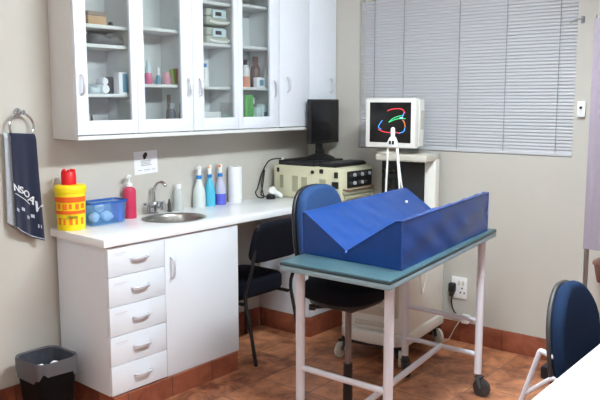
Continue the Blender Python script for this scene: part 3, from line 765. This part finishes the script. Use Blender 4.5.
P('latch', J(rbox(mx0-.012, mx0+.002, -.575, -.55, ZT+.165, ZT+.205, .003), rbox(mx0-.012, mx0+.002, -.58, -.53, ZT+.095, ZT+.14, .004)), BLACK, t)
fy = my0
cp = P('control_panel', rbox(mx0+.075, mx1-.03, fy-.006, fy+.004, ZT+.095, ZT+.205, .003), BLACK, t)
for k in range(11):
    kx = mx0+.10+(k % 6)*.045; kz = ZT+.18-(k//6)*.055
    P('knob', xf(lathe([(0, 0), (.013, 0), (.012, .012), (0, .014)], (0, 0, 0), 12), Matrix.Translation((kx, fy-.006, kz)) @ Matrix.Rotation(PI/2, 4, 'X')), (DGREY, SILVER)[k % 2], cp)
P('screen_window', rbox(mx0+.19, mx0+.25, fy-.0075, fy-.0055, ZT+.112, ZT+.145), DGREY, cp)
P('front_ledge', J(rbox(mx0+.02, mx1-.01, fy-.02, fy+.002, ZT+.055, ZT+.075, .004), rbox(mx0+.04, mx1-.05, fy-.014, fy+.002, ZT+.022, ZT+.045, .003)), CREAMD, t)
P('front_handle', rod([(mx0+.03, fy, ZT+.088), (mx0+.03, fy-.03, ZT+.083), (mx1-.03, fy-.03, ZT+.083), (mx1-.03, fy, ZT+.088)], .006), BROWNB, t)
# black monitor
y = -.27
t = T('computer_monitor', 'black flat computer monitor standing on the cream console', 'monitor', (-.237, y+.05, mz1+.0365))
mzb = mz1+.0365
P('bezel', J(rbox(-.395, -.062, y-.012, y+.02, 1.305, 1.612, .006), rbox(-.35, -.11, y+.02, y+.045, 1.35, 1.58, .012)), BLACK, t)
P('screen', rbox(-.381, -.076, y-.0135, y-.011, 1.325, 1.598), BLACKG, t)
P('neck', J(rbox(-.265, -.21, y+.022, y+.05, 1.21, 1.42, .008), rbox(-.275, -.20, y+.01, y+.045, 1.21, 1.26, .01)), BLACK, t)
P('stand_base', lathe([(0, 0), (.13, 0), (.132, .006), (.10, .02), (.05, .036), (0, .04)], (-.237, y+.03, mzb), 32, 1.0, .72), BLACK, t)
t = T('keyboard', 'black computer keyboard lying in front of the monitor on the console', 'keyboard', (-.28, -.46, mz1))
P('case', rbox(-.445, -.075, -.53, -.385, mz1+.0003, mz1+.022, .006), BLACK, t)
ks = []
for r_ in range(5):
    for k in range(14):
        ks.append(rbox(-.435+k*.0250, -.435+k*.0250+.0205, -.52+r_*.0255, -.52+r_*.0255+.021, mz1+.021, mz1+.029, 0))
P('keys', J(*ks), DGREY, t)
t = T('recorder', 'flat black recorder under the monitor on the cream console', 'recorder', (-.3, -.20, mz1))
P('case', rbox(-.470, -.12, -.365, -.055, mz1+.0003, mz1+.036, .005), BLACK, t)
P('front_strip', rbox(-.455, -.14, -.3665, -.3645, mz1+.010, mz1+.026), DGREY, t)
P('side_plug', rbox(-.476, -.4655+.0, -.10, -.075, mz1+.0363, mz1+.05, .003), IVORY, t)
# cables and little gadget behind the spot by the paper roll
O('cable', J(tube(spline([(-.476, -.087, mz1+.045), (-.54, -.03, mz1+.03), (-.56, .02, 1.10), (-.60, .025, 1.0), (-.64, .01, .97), (-.645, -.02, .94), (-.60, -.03, .936), (-.575, .0, .96), (-.555, .03, 1.03), (-.525, .03, 1.12)], 7), .0045, 8),
   tube(spline([(-.52, .03, 1.12), (-.545, .03, 1.0), (-.57, .02, .945), (-.535, -.01, .935)], 7), .004, 8)), BLACK, 'black cable looping down behind the cream console', 'cable', (-.58, .01, ZT))
t = T('webcam', 'small white and black gadget on the worktop by the console cable', 'gadget', (-.565, -.075, ZT))
P('base', lathe([(0, 0), (.030, 0), (.033, .008), (.03, .026), (.02, .034), (0, .036)], (-.59, -.085, ZT), 20), BLACK, t)
P('head', J(xf(lathe([(0, -.03), (.02, -.028), (.028, -.012), (.028, .012), (.02, .028), (0, .03)], (0, 0, 0), 18), Matrix.Translation((-.572, -.08, ZT+.052)) @ Matrix.Rotation(.9, 4, 'Y')), tube([(-.565, -.085, ZT+.05), (-.53, -.11, ZT+.03), (-.515, -.125, ZT+.013)], [.02, .016, .012], 10)), WPLAST, t)

# ------------------------------------------------------------------ ultrasound cart
t = T('ultrasound_cart', 'white wheeled ultrasound cart standing by the window wall behind the trolley', 'cart', (-.43, -.96, 0))
cart = t
ux0, ux1, uy0, uy1 = -.74, -.10, -1.195, -.74
P('base', prism([(ux0, uy1-.06), (ux0-.015, (uy0+uy1)/2), (ux0, uy0+.06), (ux0+.05, uy0), (ux1, uy0), (ux1, uy1), (ux0+.05, uy1)], .125, .20, 'z', .012, 3), IVORY, t)
P('chassis', rbox(ux0+.06, ux1-.04, uy0+.05, uy1-.05, .085, .13), DGREY, t)
P('cabinet', rbox(ux0+.03, ux1, uy0+.01, uy1-.01, .20, .80, .014, 3), IVORY, t)
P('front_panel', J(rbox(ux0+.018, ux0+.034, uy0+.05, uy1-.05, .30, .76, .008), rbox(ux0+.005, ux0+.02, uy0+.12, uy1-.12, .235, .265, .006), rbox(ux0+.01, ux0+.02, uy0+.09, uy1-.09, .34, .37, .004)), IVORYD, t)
P('console', J(rbox(ux0-.10, ux0+.40, uy0+.0, uy1, .80, .86, .015, 3)), IVORY, t)
P('tower_column', rbox(-.18, -.10, -1.14, -1.062, .80, 1.235, .012, 3), IVORY, t)
P('recorder_rack', rbox(-.18, -.10, -1.061, -.755, .86, 1.205, .005), BLACK, t)
P('recorder_front', J(rbox(-.186, -.179, -.90, -.765, 1.12, 1.17, .003), rbox(-.186, -.179, -.90, -.765, .93, 1.09, .003)), BLACKG, t)
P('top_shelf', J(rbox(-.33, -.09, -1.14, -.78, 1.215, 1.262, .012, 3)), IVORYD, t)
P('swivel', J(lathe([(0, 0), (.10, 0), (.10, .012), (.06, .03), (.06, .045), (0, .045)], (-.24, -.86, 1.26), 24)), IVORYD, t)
# monitor housing: faces towards the camera side
fx = -.36
mon = P('monitor_housing', J(prism([(-1.072, 1.303), (-.722, 1.303), (-.722, 1.618), (-1.072, 1.618)], fx, fx+.06, 'x', .008),
   prism([(fx+.06, -1.075), (fx+.17, -1.06), (fx+.30, -.99), (fx+.30, -.80), (fx+.17, -.74), (fx+.06, -.727)], 1.31, 1.612, 'z', .01)), IVORY, t)
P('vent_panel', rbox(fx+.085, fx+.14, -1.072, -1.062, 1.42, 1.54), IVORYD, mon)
sy0, sy1, sz0, sz1 = -1.043, -.755, 1.337, 1.592
P('screen', rbox(fx-.0015, fx+.001, sy0, sy1, sz0, sz1), BLACKG, mon)
def sp(px, py): return (fx-.003, sy1+(sy0-sy1)*(px-372)/40, sz1+(sz0-sz1)*(py-102)/40)
def stroke(name, pts, r, m): P(name, tube(spline([sp(*q) for q in pts], 6), r*.46, 6), m, mon)
stroke('screen_trace', [(389.5, 110.5), (393, 109), (399, 108.3), (404, 109), (406.5, 112.5)], .006, SCR_RED)
stroke('screen_trace', [(380.5, 129), (385, 131), (391, 132), (397, 131.8), (401.5, 132.3)], .006, SCR_RED)
stroke('screen_trace', [(391, 121.5), (395, 118), (400, 115.8), (404, 115)], .005, SCR_GREEN)
stroke('screen_trace', [(391, 121.8), (397, 119), (403, 117.8), (407, 118)], .005, SCR_GREEN)
stroke('screen_trace', [(384.5, 120), (381.5, 124.5), (381, 127), (383.5, 129)], .006, SCR_BLUE)
stroke('screen_trace', [(405.5, 112), (404.5, 115), (403, 118)], .006, SCR_BLUE)
stroke('screen_trace', [(406.5, 127), (405.5, 130.5), (401, 132.5)], .006, SCR_BLUE)
stroke('screen_trace', [(404, 119), (406, 122), (406.8, 126.5)], .006, SCR_ORANGE)
stroke('screen_trace', [(401.5, 117.6), (403.2, 117.4), (404.5, 117.2)], .008, SCR_CYAN)
# cable mast with probe
P('cable_mast', tube([(-.735, -1.052, .86), (-.75, -1.077, 1.33)], .0062, 8), IVORY, t)
P('hanging_cable', tube(spline([(-.735, -1.152, .86), (-.74, -1.155, .96), (-.745, -1.152, 1.1), (-.75, -1.133, 1.33)], 6), .0062, 8), IVORY, t)
mh = P('cable_clip', prism([(-1.071, 1.335), (-1.143, 1.335), (-1.136, 1.365), (-1.122, 1.395), (-1.095, 1.395), (-1.079, 1.365)], -.77, -.738, 'x', .005), IVORY, t)
P('clip_tip', J(lathe([(0, 0), (.012, 0), (.0135, .03), (.0125, .048), (.007, .056), (0, .058)], (-.754, -1.108, 1.393), 14)), WPLAST, mh)
P('clip_slot', J(rbox(-.7735, -.769, -1.105, -1.093, 1.352, 1.373), rbox(-.7735, -.769, -1.124, -1.112, 1.352, 1.373)), BLACK, mh)
P('probe_cable', J(tube(spline([(-.745, -1.135, 1.34), (-.742, -1.15, 1.2), (-.72, -1.17, 1.05), (-.62, -1.185, .9), (-.53, -1.20, .75), (-.52, -1.20, .55), (-.50, -1.20, .42), (-.45, -1.20, .47), (-.43, -1.20, .6), (-.46, -1.19, .72)], 7), .005, 8)), IVORY, t)
def caster(name, parent, x, y, r, yaw, fork, wheel, ztop, w=.022):
    """swivel caster, wheel on the floor"""
    d = Vector((math.cos(yaw), math.sin(yaw), 0)); s = Vector((-d.y, d.x, 0)); o = Vector((x, y, 0))
    ax = o+d*(r*.55)+Vector((0, 0, r))
    k = P(name, J(cyl((x, y, ztop), (x, y, 2*r+.004), .010, 12), xf(rbox(-.02, .02, -w*.5-.006, w*.5+.006, 0, .012, .003), basis(o+d*.01+Vector((0, 0, 2*r+.002)), d, s, (0, 0, 1))),
        *[tube([o+d*.005+s*(e*(w/2+.004))+Vector((0, 0, 2*r+.006)), ax+s*(e*(w/2+.004))], [.012, .009], 8) for e in (-1, 1)]), fork, parent)
    P('wheel', xf(lathe([(0, -w/2), (r*.8, -w/2), (r, -w/2+.004), (r, w/2-.004), (r*.8, w/2), (0, w/2)], (0, 0, 0), 24), basis(ax, d, Vector((0, 0, 1)), s)), wheel, k)
for x, y, yw in ((ux0+.02, uy1-.03, 3.0), (ux0+.06, uy0+.05, 3.6), (ux1-.05, uy0+.04, 4.2), (ux1-.05, uy1-.05, 4.0)):
    caster('caster', t, x, y, .052, yw, BLACK, IVORYD, .13)
cart.rotation_euler.z = math.radians(6); cart.location.y -= .01

# ------------------------------------------------------------------ treatment trolley
TO = Vector((-2.048, -1.955, 0)); TX = Vector((.992, .123, 0)); TY = Vector((.01, 1.0, 0))
TL, TW = 1.369, .5615
TM = basis(TO, TX, TY, (0, 0, 1))
t = T('treatment_trolley', 'white tubular trolley with a teal padded top in the middle of the room', 'trolley', (-1.36, -1.59, 0))
P('edge_board', xf(rbox(.002, TL-.002, .002, TW-.002, .874, .897, .003), TM), mat('steel_blue_edge', (150, 176, 190), .35, var=.05, scale=40), t, 'pale steel blue edge band')
P('padded_top', xf(rbox(0, TL, 0, TW, .8965, .915, .006, 3), TM), TEAL, t, 'teal padded vinyl top')
def tl(a, b, z): return TM @ Vector((a, b, z))
ia, ib = .10, .05
for a, b in ((ia, ib), (ia, TW-ib), (TL-ia, ib), (TL-ia, TW-ib)):
    P('leg', tube([tl(a, b, .875), tl(a, b, .125)], .0205, 16), TUBE, t)
rad = .0135
for a in (ia, TL-ia):
    P('cross_rail', tube([tl(a, ib, .42), tl(a, TW-ib, .42)], rad, 12), TUBE, t)
    P('cross_rail', tube([tl(a, ib, .23), tl(a, TW-ib, .23)], rad, 12), TUBE, t)
P('centre_rail', tube([tl(ia, TW/2, .23), tl(TL-ia, TW/2, .23)], .016, 12), TUBE, t)
for i, (a, b) in enumerate(((ia, ib), (ia, TW-ib), (TL-ia, ib), (TL-ia, TW-ib))):
    q = tl(a, b, 0)
    caster('caster', t, q.x, q.y, .05, (3.3, 2.6, 4.6, 4.0)[i], RUBBER, DGREY, .128, .026)

# changing mattress with a V trough
t = T('changing_mattress', 'shiny blue vinyl mattress with a deep V trough on the trolley', 'mattress', (-1.3, -1.6, .915))
ML, MB0, MB1, MA0 = 1.118, .030, .565, .172
MZ = .9155
def mat_prof():
    # (b, z) around the section: right foot, right top, valley, left top, left foot
    w = MB1-MB0
    return [(MB0, 0), (MB0, .205), (MB0+.055*w, .203), (MB0+.53*w, .043), (MB1-.03*w, .188), (MB1, .185), (MB1, 0)]
def mattress():
    bm = B(); rings = []; NA = 44
    pf = mat_prof(); out = []
    for i in range(len(pf)):
        p, q = pf[i], pf[(i+1) % len(pf)]
        n = max(1, int(math.hypot(q[0]-p[0], q[1]-p[1])/.022))
        for k in range(n): out.append((p[0]+(q[0]-p[0])*k/n, p[1]+(q[1]-p[1])*k/n, i))
    rnd = random.Random(3)
    for j in range(NA+1):
        f = j/NA; ring = []
        for b, z, sgi in out:
            a = MA0+ML*f + (.05*(b-MB0))
            wob = 0
            if sgi in (2, 3): wob = .0018*math.sin(f*34+b*40)+.0022*math.sin(f*13-b*55)+.001*math.sin(f*71+b*15)
            db = 0
            if sgi in (0, 5): db = (.0022*math.sin(f*29+z*45)+.003*math.sin(f*11-z*30))*math.sin(PI*min(1, z/.19))*(1 if sgi == 0 else -1)
            ring.append(bm.verts.new((a, b+db, z+(wob if 0 < j < NA else 0))))
        rings.append(ring)
    m = len(out)
    for A, C_ in zip(rings, rings[1:]):
        for k in range(m): bm.faces.new((A[k], A[(k+1) % m], C_[(k+1) % m], C_[k]))
    for ring, sg in ((rings[0], -1), (rings[-1], 1)):
        f = bm.faces.new(ring if sg < 0 else ring[::-1])
    bmesh.ops.recalc_face_normals(bm, faces=bm.faces)
    return bm
MM = basis(TO+Vector((0, 0, MZ)), TX, TY, (0, 0, 1))
P('cover', xf(mattress(), MM), BLUEV, t, sharp=28)
pf = mat_prof()
def mp(i, f):
    b, z = pf[i]; return MM @ Vector((MA0+ML*f+.05*(b-MB0), b, z))
for f in (0, 1):
    P('piping', tube([mp(i, f) for i in range(7)], .0032, 6), BLUEP, t)
for i in (1, 5):
    P('piping', tube([mp(i, k/20) for k in range(21)], .0032, 6), BLUEP, t)
P('seam', tube([mp(3, k/20)+Vector((0, 0, .001)) for k in range(21)], .002, 6), BLUEP, t)
for f, dz in ((.0, .0), (.78, .0)):
    b = B(); bmesh.ops.create_uvsphere(b, u_segments=12, v_segments=8, radius=.008)
    q = mp(3, 0)+Vector((-.004, 0, -.006)) if f == 0 else MM @ Vector((MA0+ML*.86, MB0+.80*(MB1-MB0), .136))
    bmesh.ops.translate(b, vec=q, verts=b.verts); P('button', b, WPLAST if f else BLUEP, t)

# ------------------------------------------------------------------ chairs
# high swivel chair tucked beside the trolley
sx, sy = -1.635, -1.475
t = T('swivel_chair', 'high swivel chair with blue backrest tucked in behind the trolley', 'chair', (sx, sy, 0))
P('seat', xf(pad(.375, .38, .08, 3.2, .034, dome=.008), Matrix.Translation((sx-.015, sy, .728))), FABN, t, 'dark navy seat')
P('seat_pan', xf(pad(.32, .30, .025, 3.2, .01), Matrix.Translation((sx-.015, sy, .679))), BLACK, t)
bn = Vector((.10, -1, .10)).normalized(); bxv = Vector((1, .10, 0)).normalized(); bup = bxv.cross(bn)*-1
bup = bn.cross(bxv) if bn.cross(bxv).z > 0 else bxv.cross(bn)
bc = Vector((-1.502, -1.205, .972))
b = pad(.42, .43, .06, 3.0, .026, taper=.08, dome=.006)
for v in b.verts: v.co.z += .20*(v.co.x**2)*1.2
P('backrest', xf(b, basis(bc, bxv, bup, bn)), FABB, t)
b = pad(.425, .435, .022, 3.0, .010, taper=.08)
for v in b.verts: v.co.z += .20*(v.co.x**2)*1.2
P('back_shell', xf(b, basis(bc-bn*.036, bxv, bup, bn)), BLACK, t)
P('back_bracket', rod([(sx+.02, sy+.05, .657), (sx+.06, sy+.27, .657), (bc.x+.02, bc.y+.075, .74), tuple(bc-bn*.052-bup*.05)], .014, .06), BLACK, t)
P('tilt_mechanism', J(rbox(sx-.07, sx+.07, sy-.07, sy+.07, .632, .670, .006), tube([(sx-.05, sy+.04, .645), (sx-.10, sy+.12, .635)], .008, 8), cyl((sx-.10, sy+.12, .635), (sx-.115, sy+.145, .635), .015)), BLACK, t)
P('gas_lift', cyl((sx, sy, .36), (sx, sy, .635), .0155), mat('gas_lift_steel', (122, 112, 114), .35, .6, var=.05), t, 'grey steel lift rod')
P('sleeve', cyl((sx, sy, .06), (sx, sy, .362), .024, 18, .022), BLACK, t)
st = []
for k in range(5):
    a = math.radians(170+72*k)
    d = Vector((math.cos(a), math.sin(a), 0)); o = Vector((sx, sy, 0))
    st.append(tube([o+Vector((0, 0, .085)), o+d*.14+Vector((0, 0, .076)), o+d*.245+Vector((0, 0, .064))], [.024, .02, .015], 10))
P('star_base', J(*st), BLACK, t)
for k in range(5):
    a = math.radians(170+72*k)
    caster('caster', t, sx+.24*math.cos(a), sy+.24*math.sin(a), .025, a+.6, BLACK, DGREY, .07, .02)

# visitor chair in the kneehole, back to the room
t = T('visitor_chair', 'dark blue four legged chair pushed under the worktop beside the base cabinet', 'chair', (-1.01, -.3, 0))
kx0, kx1 = -1.235, -.765; kc = (kx0+kx1)/2
def legframe(x, s):
    xo = x+s*.0
    return rod([(xo, -.505, 0), (xo, -.465, .20), (xo, -.41, .43), (xo, -.468, .55), (xo, -.53, .86)], .0115, .07)
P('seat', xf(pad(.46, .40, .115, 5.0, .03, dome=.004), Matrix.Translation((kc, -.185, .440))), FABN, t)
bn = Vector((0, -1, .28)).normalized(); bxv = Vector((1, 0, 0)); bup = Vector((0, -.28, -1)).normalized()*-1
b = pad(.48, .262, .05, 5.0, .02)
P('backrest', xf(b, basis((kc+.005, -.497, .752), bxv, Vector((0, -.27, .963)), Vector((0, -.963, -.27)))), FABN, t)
for x, s in ((kx0+.018, -1), (kx1-.018, 1)):
    P('rear_leg', legframe(x, s), BLACK, t)
    P('front_leg', rod([(x, -.02, 0), (x, -.02, .34), (x, -.05, .368), (x, -.400, .368)], .0115, .04), BLACK, t)
P('frame_bar', J(cyl((kx0+.018, -.30, .366), (kx1-.018, -.30, .366), .010, 10), cyl((kx0+.018, -.06, .366), (kx1-.018, -.06, .366), .010, 10)), BLACK, t)

# chair at the white table, facing it
t = T('desk_chair', 'blue upholstered chair with white metal frame facing the white table', 'chair', (-1.32, -2.5, 0))
rz = math.radians(-5)
bxv = Vector((math.cos(rz), math.sin(rz), 0)); bn = Vector((math.sin(rz), -math.cos(rz), .10)).normalized(); bup = bn.cross(bxv); bup = bup if bup.z > 0 else -bup
def arch(b):
    for v in b.verts:
        if v.co.y > 0: v.co.x *= 1-.42*(v.co.y/.235)**2
        v.co.z += .55*v.co.x**2
    return b
cb = Vector((-1.352, -2.43, .615))
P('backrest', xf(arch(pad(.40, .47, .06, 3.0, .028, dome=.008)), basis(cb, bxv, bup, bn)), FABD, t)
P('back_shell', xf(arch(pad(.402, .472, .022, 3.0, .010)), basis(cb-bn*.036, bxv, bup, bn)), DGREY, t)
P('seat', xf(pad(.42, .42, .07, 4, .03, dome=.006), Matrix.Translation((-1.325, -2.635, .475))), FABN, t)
for x, s_ in ((-1.535, -1), (-1.10, 1)):
    P('rear_leg', rod([(x-s_*.06, -2.435, .565), (x, -2.425, .570), (x, -2.362, .588), (x, -2.185, .012)], .0112, .010), TUBE, t)
    P('front_leg', rod([(x, -2.300, .385), (x, -2.423, .49), (x, -2.50, .43), (x, -2.80, .43), (x, -2.83, .012)], .0095, .025), TUBE, t)
    P('foot', J(cyl((x, -2.185, 0), (x, -2.185, .022), .017), cyl((x, -2.83, 0), (x, -2.83, .022), .016)), BLACK, t)
P('seat_bracket', rbox(-1.505, -1.16, -2.43, -2.352, .455, .512, .012), BLACK, t)
P('seat_bar', J(cyl((-1.548, -2.56, .43), (-1.10, -2.56, .43), .010, 10), cyl((-1.548, -2.74, .43), (-1.10, -2.74, .43), .010, 10)), TUBE, t)

# ------------------------------------------------------------------ white table
t = T('white_table', 'white topped table in the near right corner', 'table', (-2.15, -3.02, 0))
tx0, tx1, ty0, ty1 = -2.66, -1.62, -3.35, -2.668
P('table_top', rbox(tx0, tx1, ty0, ty1, .718, .75, .004), mat('table_white', (246, 246, 248), .35, var=.01), t)
for x in (tx0+.05, tx1-.05):
    for y in (ty0+.05, ty1-.06):
        if x > -2 and y > -3: x = tx1-.03
        P('leg', rbox(x-.018, x+.018, y-.018, y+.018, 0, .72, .004), TUBE, t)

# ------------------------------------------------------------------ privacy screen, wall bin, sockets
px, py0, py1 = -.45, -2.185, -3.1
t = T('privacy_screen', 'lavender privacy screen on a slim metal post at the right', 'screen', (px, -2.6, 0))
curt = B(); nn = 60; A = []; Bk = []
for j in range(nn+1):
    y = py0+.014+(py1-py0-.028)*j/nn; x = px+.006*math.sin(j*.9)
    A.append([curt.verts.new((x-.003, y, z)) for z in (.818, 2.02)]); Bk.append([curt.verts.new((x+.003, y, z)) for z in (.818, 2.02)])
for j in range(nn):
    curt.faces.new((A[j][0], A[j+1][0], A[j+1][1], A[j][1])); curt.faces.new((Bk[j][0], Bk[j][1], Bk[j+1][1], Bk[j+1][0]))
    curt.faces.new((A[j][0], Bk[j][0], Bk[j+1][0], A[j+1][0])); curt.faces.new((A[j][1], A[j+1][1], Bk[j+1][1], Bk[j][1]))
curt.faces.new((A[0][0], A[0][1], Bk[0][1], Bk[0][0])); curt.faces.new((A[-1][0], Bk[-1][0], Bk[-1][1], A[-1][1]))
bmesh.ops.recalc_face_normals(curt, faces=curt.faces)
P('curtain', curt, LAV, t)
for yy in (py0, py1):
    P('post', cyl((px+.018, yy, .03), (px+.018, yy, 2.04), .0125, 12), STEEL, t)
    P('foot', J(tube([(px-.16, yy, .022), (px+.20, yy, .022)], .014, 10)), STEEL, t)
P('rail', J(tube([(px+.018, py0, 2.03), (px+.018, py1, 2.03)], .012, 10), tube([(px+.018, py0, .832), (px+.018, py1, .832)], .008, 10)), STEEL, t)
t = T('wall_bin', 'brown tapered bin mounted on the wall below the lavender screen', 'bin', (0, -2.245, .56))
P('body', prism([(-2.150, .562), (-2.345, .562), (-2.365, .668), (-2.128, .668)], -.11, -.002, 'x', .006), BROWN, t)
P('rim', rbox(-.118, -.002, -2.372, -2.122, .666, .69, .005), mat('brown_rim', (150, 112, 102), .5, var=.06), t)

t = T('wall_socket', 'white wall socket plate above the tiled skirting', 'socket', (0, -1.235, .365))
P('plate', rbox(-.012, 0, -1.295, -1.182, .292, .437, .004), WPLAST, t)
P('switch', J(rbox(-.0165, -.012, -1.278, -1.262, .385, .415, .002), rbox(-.0165, -.012, -1.248, -1.232, .385, .415, .002)), IVORYD, t)
P('socket_hole', J(*[cyl((-.0128, yy, zz), (-.0115, yy, zz), .006, 10) for yy, zz in ((-1.262, .365), (-1.278, .335), (-1.25, .335))]), DGREY, t)
t = T('power_plug', 'black power plug in the wall socket', 'plug', (-.03, -1.20, .36))
P('plug_body', J(rbox(-.055, -.0125, -1.222, -1.178, .335, .40, .012, 3), rbox(-.06, -.02, -1.21, -1.19, .31, .345, .008, 3)), BLACK, t)
P('cord', tube(spline([(-.042, -1.20, .33), (-.04, -1.205, .25), (-.035, -1.225, .20), (-.032, -1.273, .172)], 6), .005, 8), BLACK, t)
t = T('adapter_block', 'small white adapter on top of the skirting', 'adapter', (-.02, -1.30, .14))
P('block', rbox(-.045, -.001, -1.328, -1.272, .1355, .195, .01, 3), WPLAST, t)
O('power_cable', tube(spline([(-.03, -1.273, .165), (-.06, -1.24, .10), (-.07, -1.21, .03), (-.085, -1.18, .006), (-.10, -1.16, .006)], 7), .0028, 8), IVORYD, 'pale cable running from the white adapter down to the floor', 'cable', (-.07, -1.21, 0))

# ------------------------------------------------------------------ daylight, camera, colour
wd = bpy.data.worlds.new('daylight'); SC.world = wd; wd.use_nodes = True
nt = wd.node_tree; bg = nt.nodes['Background']
sk = nt.nodes.new('ShaderNodeTexSky'); sk.sky_type = 'NISHITA'; sk.sun_disc = False; sk.sun_elevation = math.radians(40); sk.sun_rotation = math.radians(200)
nt.links.new(sk.outputs[0], bg.inputs['Color']); bg.inputs['Strength'].default_value = .12

cam = bpy.data.cameras.new('camera'); co = bpy.data.objects.new('camera', cam); COL.objects.link(co); SC.camera = co
cam.sensor_fit = 'HORIZONTAL'; cam.sensor_width = 36; cam.lens = 740/600*36; cam.clip_start = .05
co.location = (-4.43, -3.4206, 1.6)
th, ph = math.radians(38.6978), math.radians(7.6162)
fwv = Vector((math.cos(th)*math.cos(ph), math.sin(th)*math.cos(ph), -math.sin(ph)))
co.rotation_euler = fwv.to_track_quat('-Z', 'Y').to_euler()
vs = SC.view_settings; vs.view_transform = 'Standard'; vs.look = 'None'; vs.exposure = 0.06; vs.gamma = 1.0; vs.use_curve_mapping = False
SC.cycles.max_bounces = 8; SC.cycles.diffuse_bounces = 5; SC.cycles.transparent_max_bounces = 16
SC.cycles.use_denoising = True
SC.cycles.sample_clamp_indirect = 8
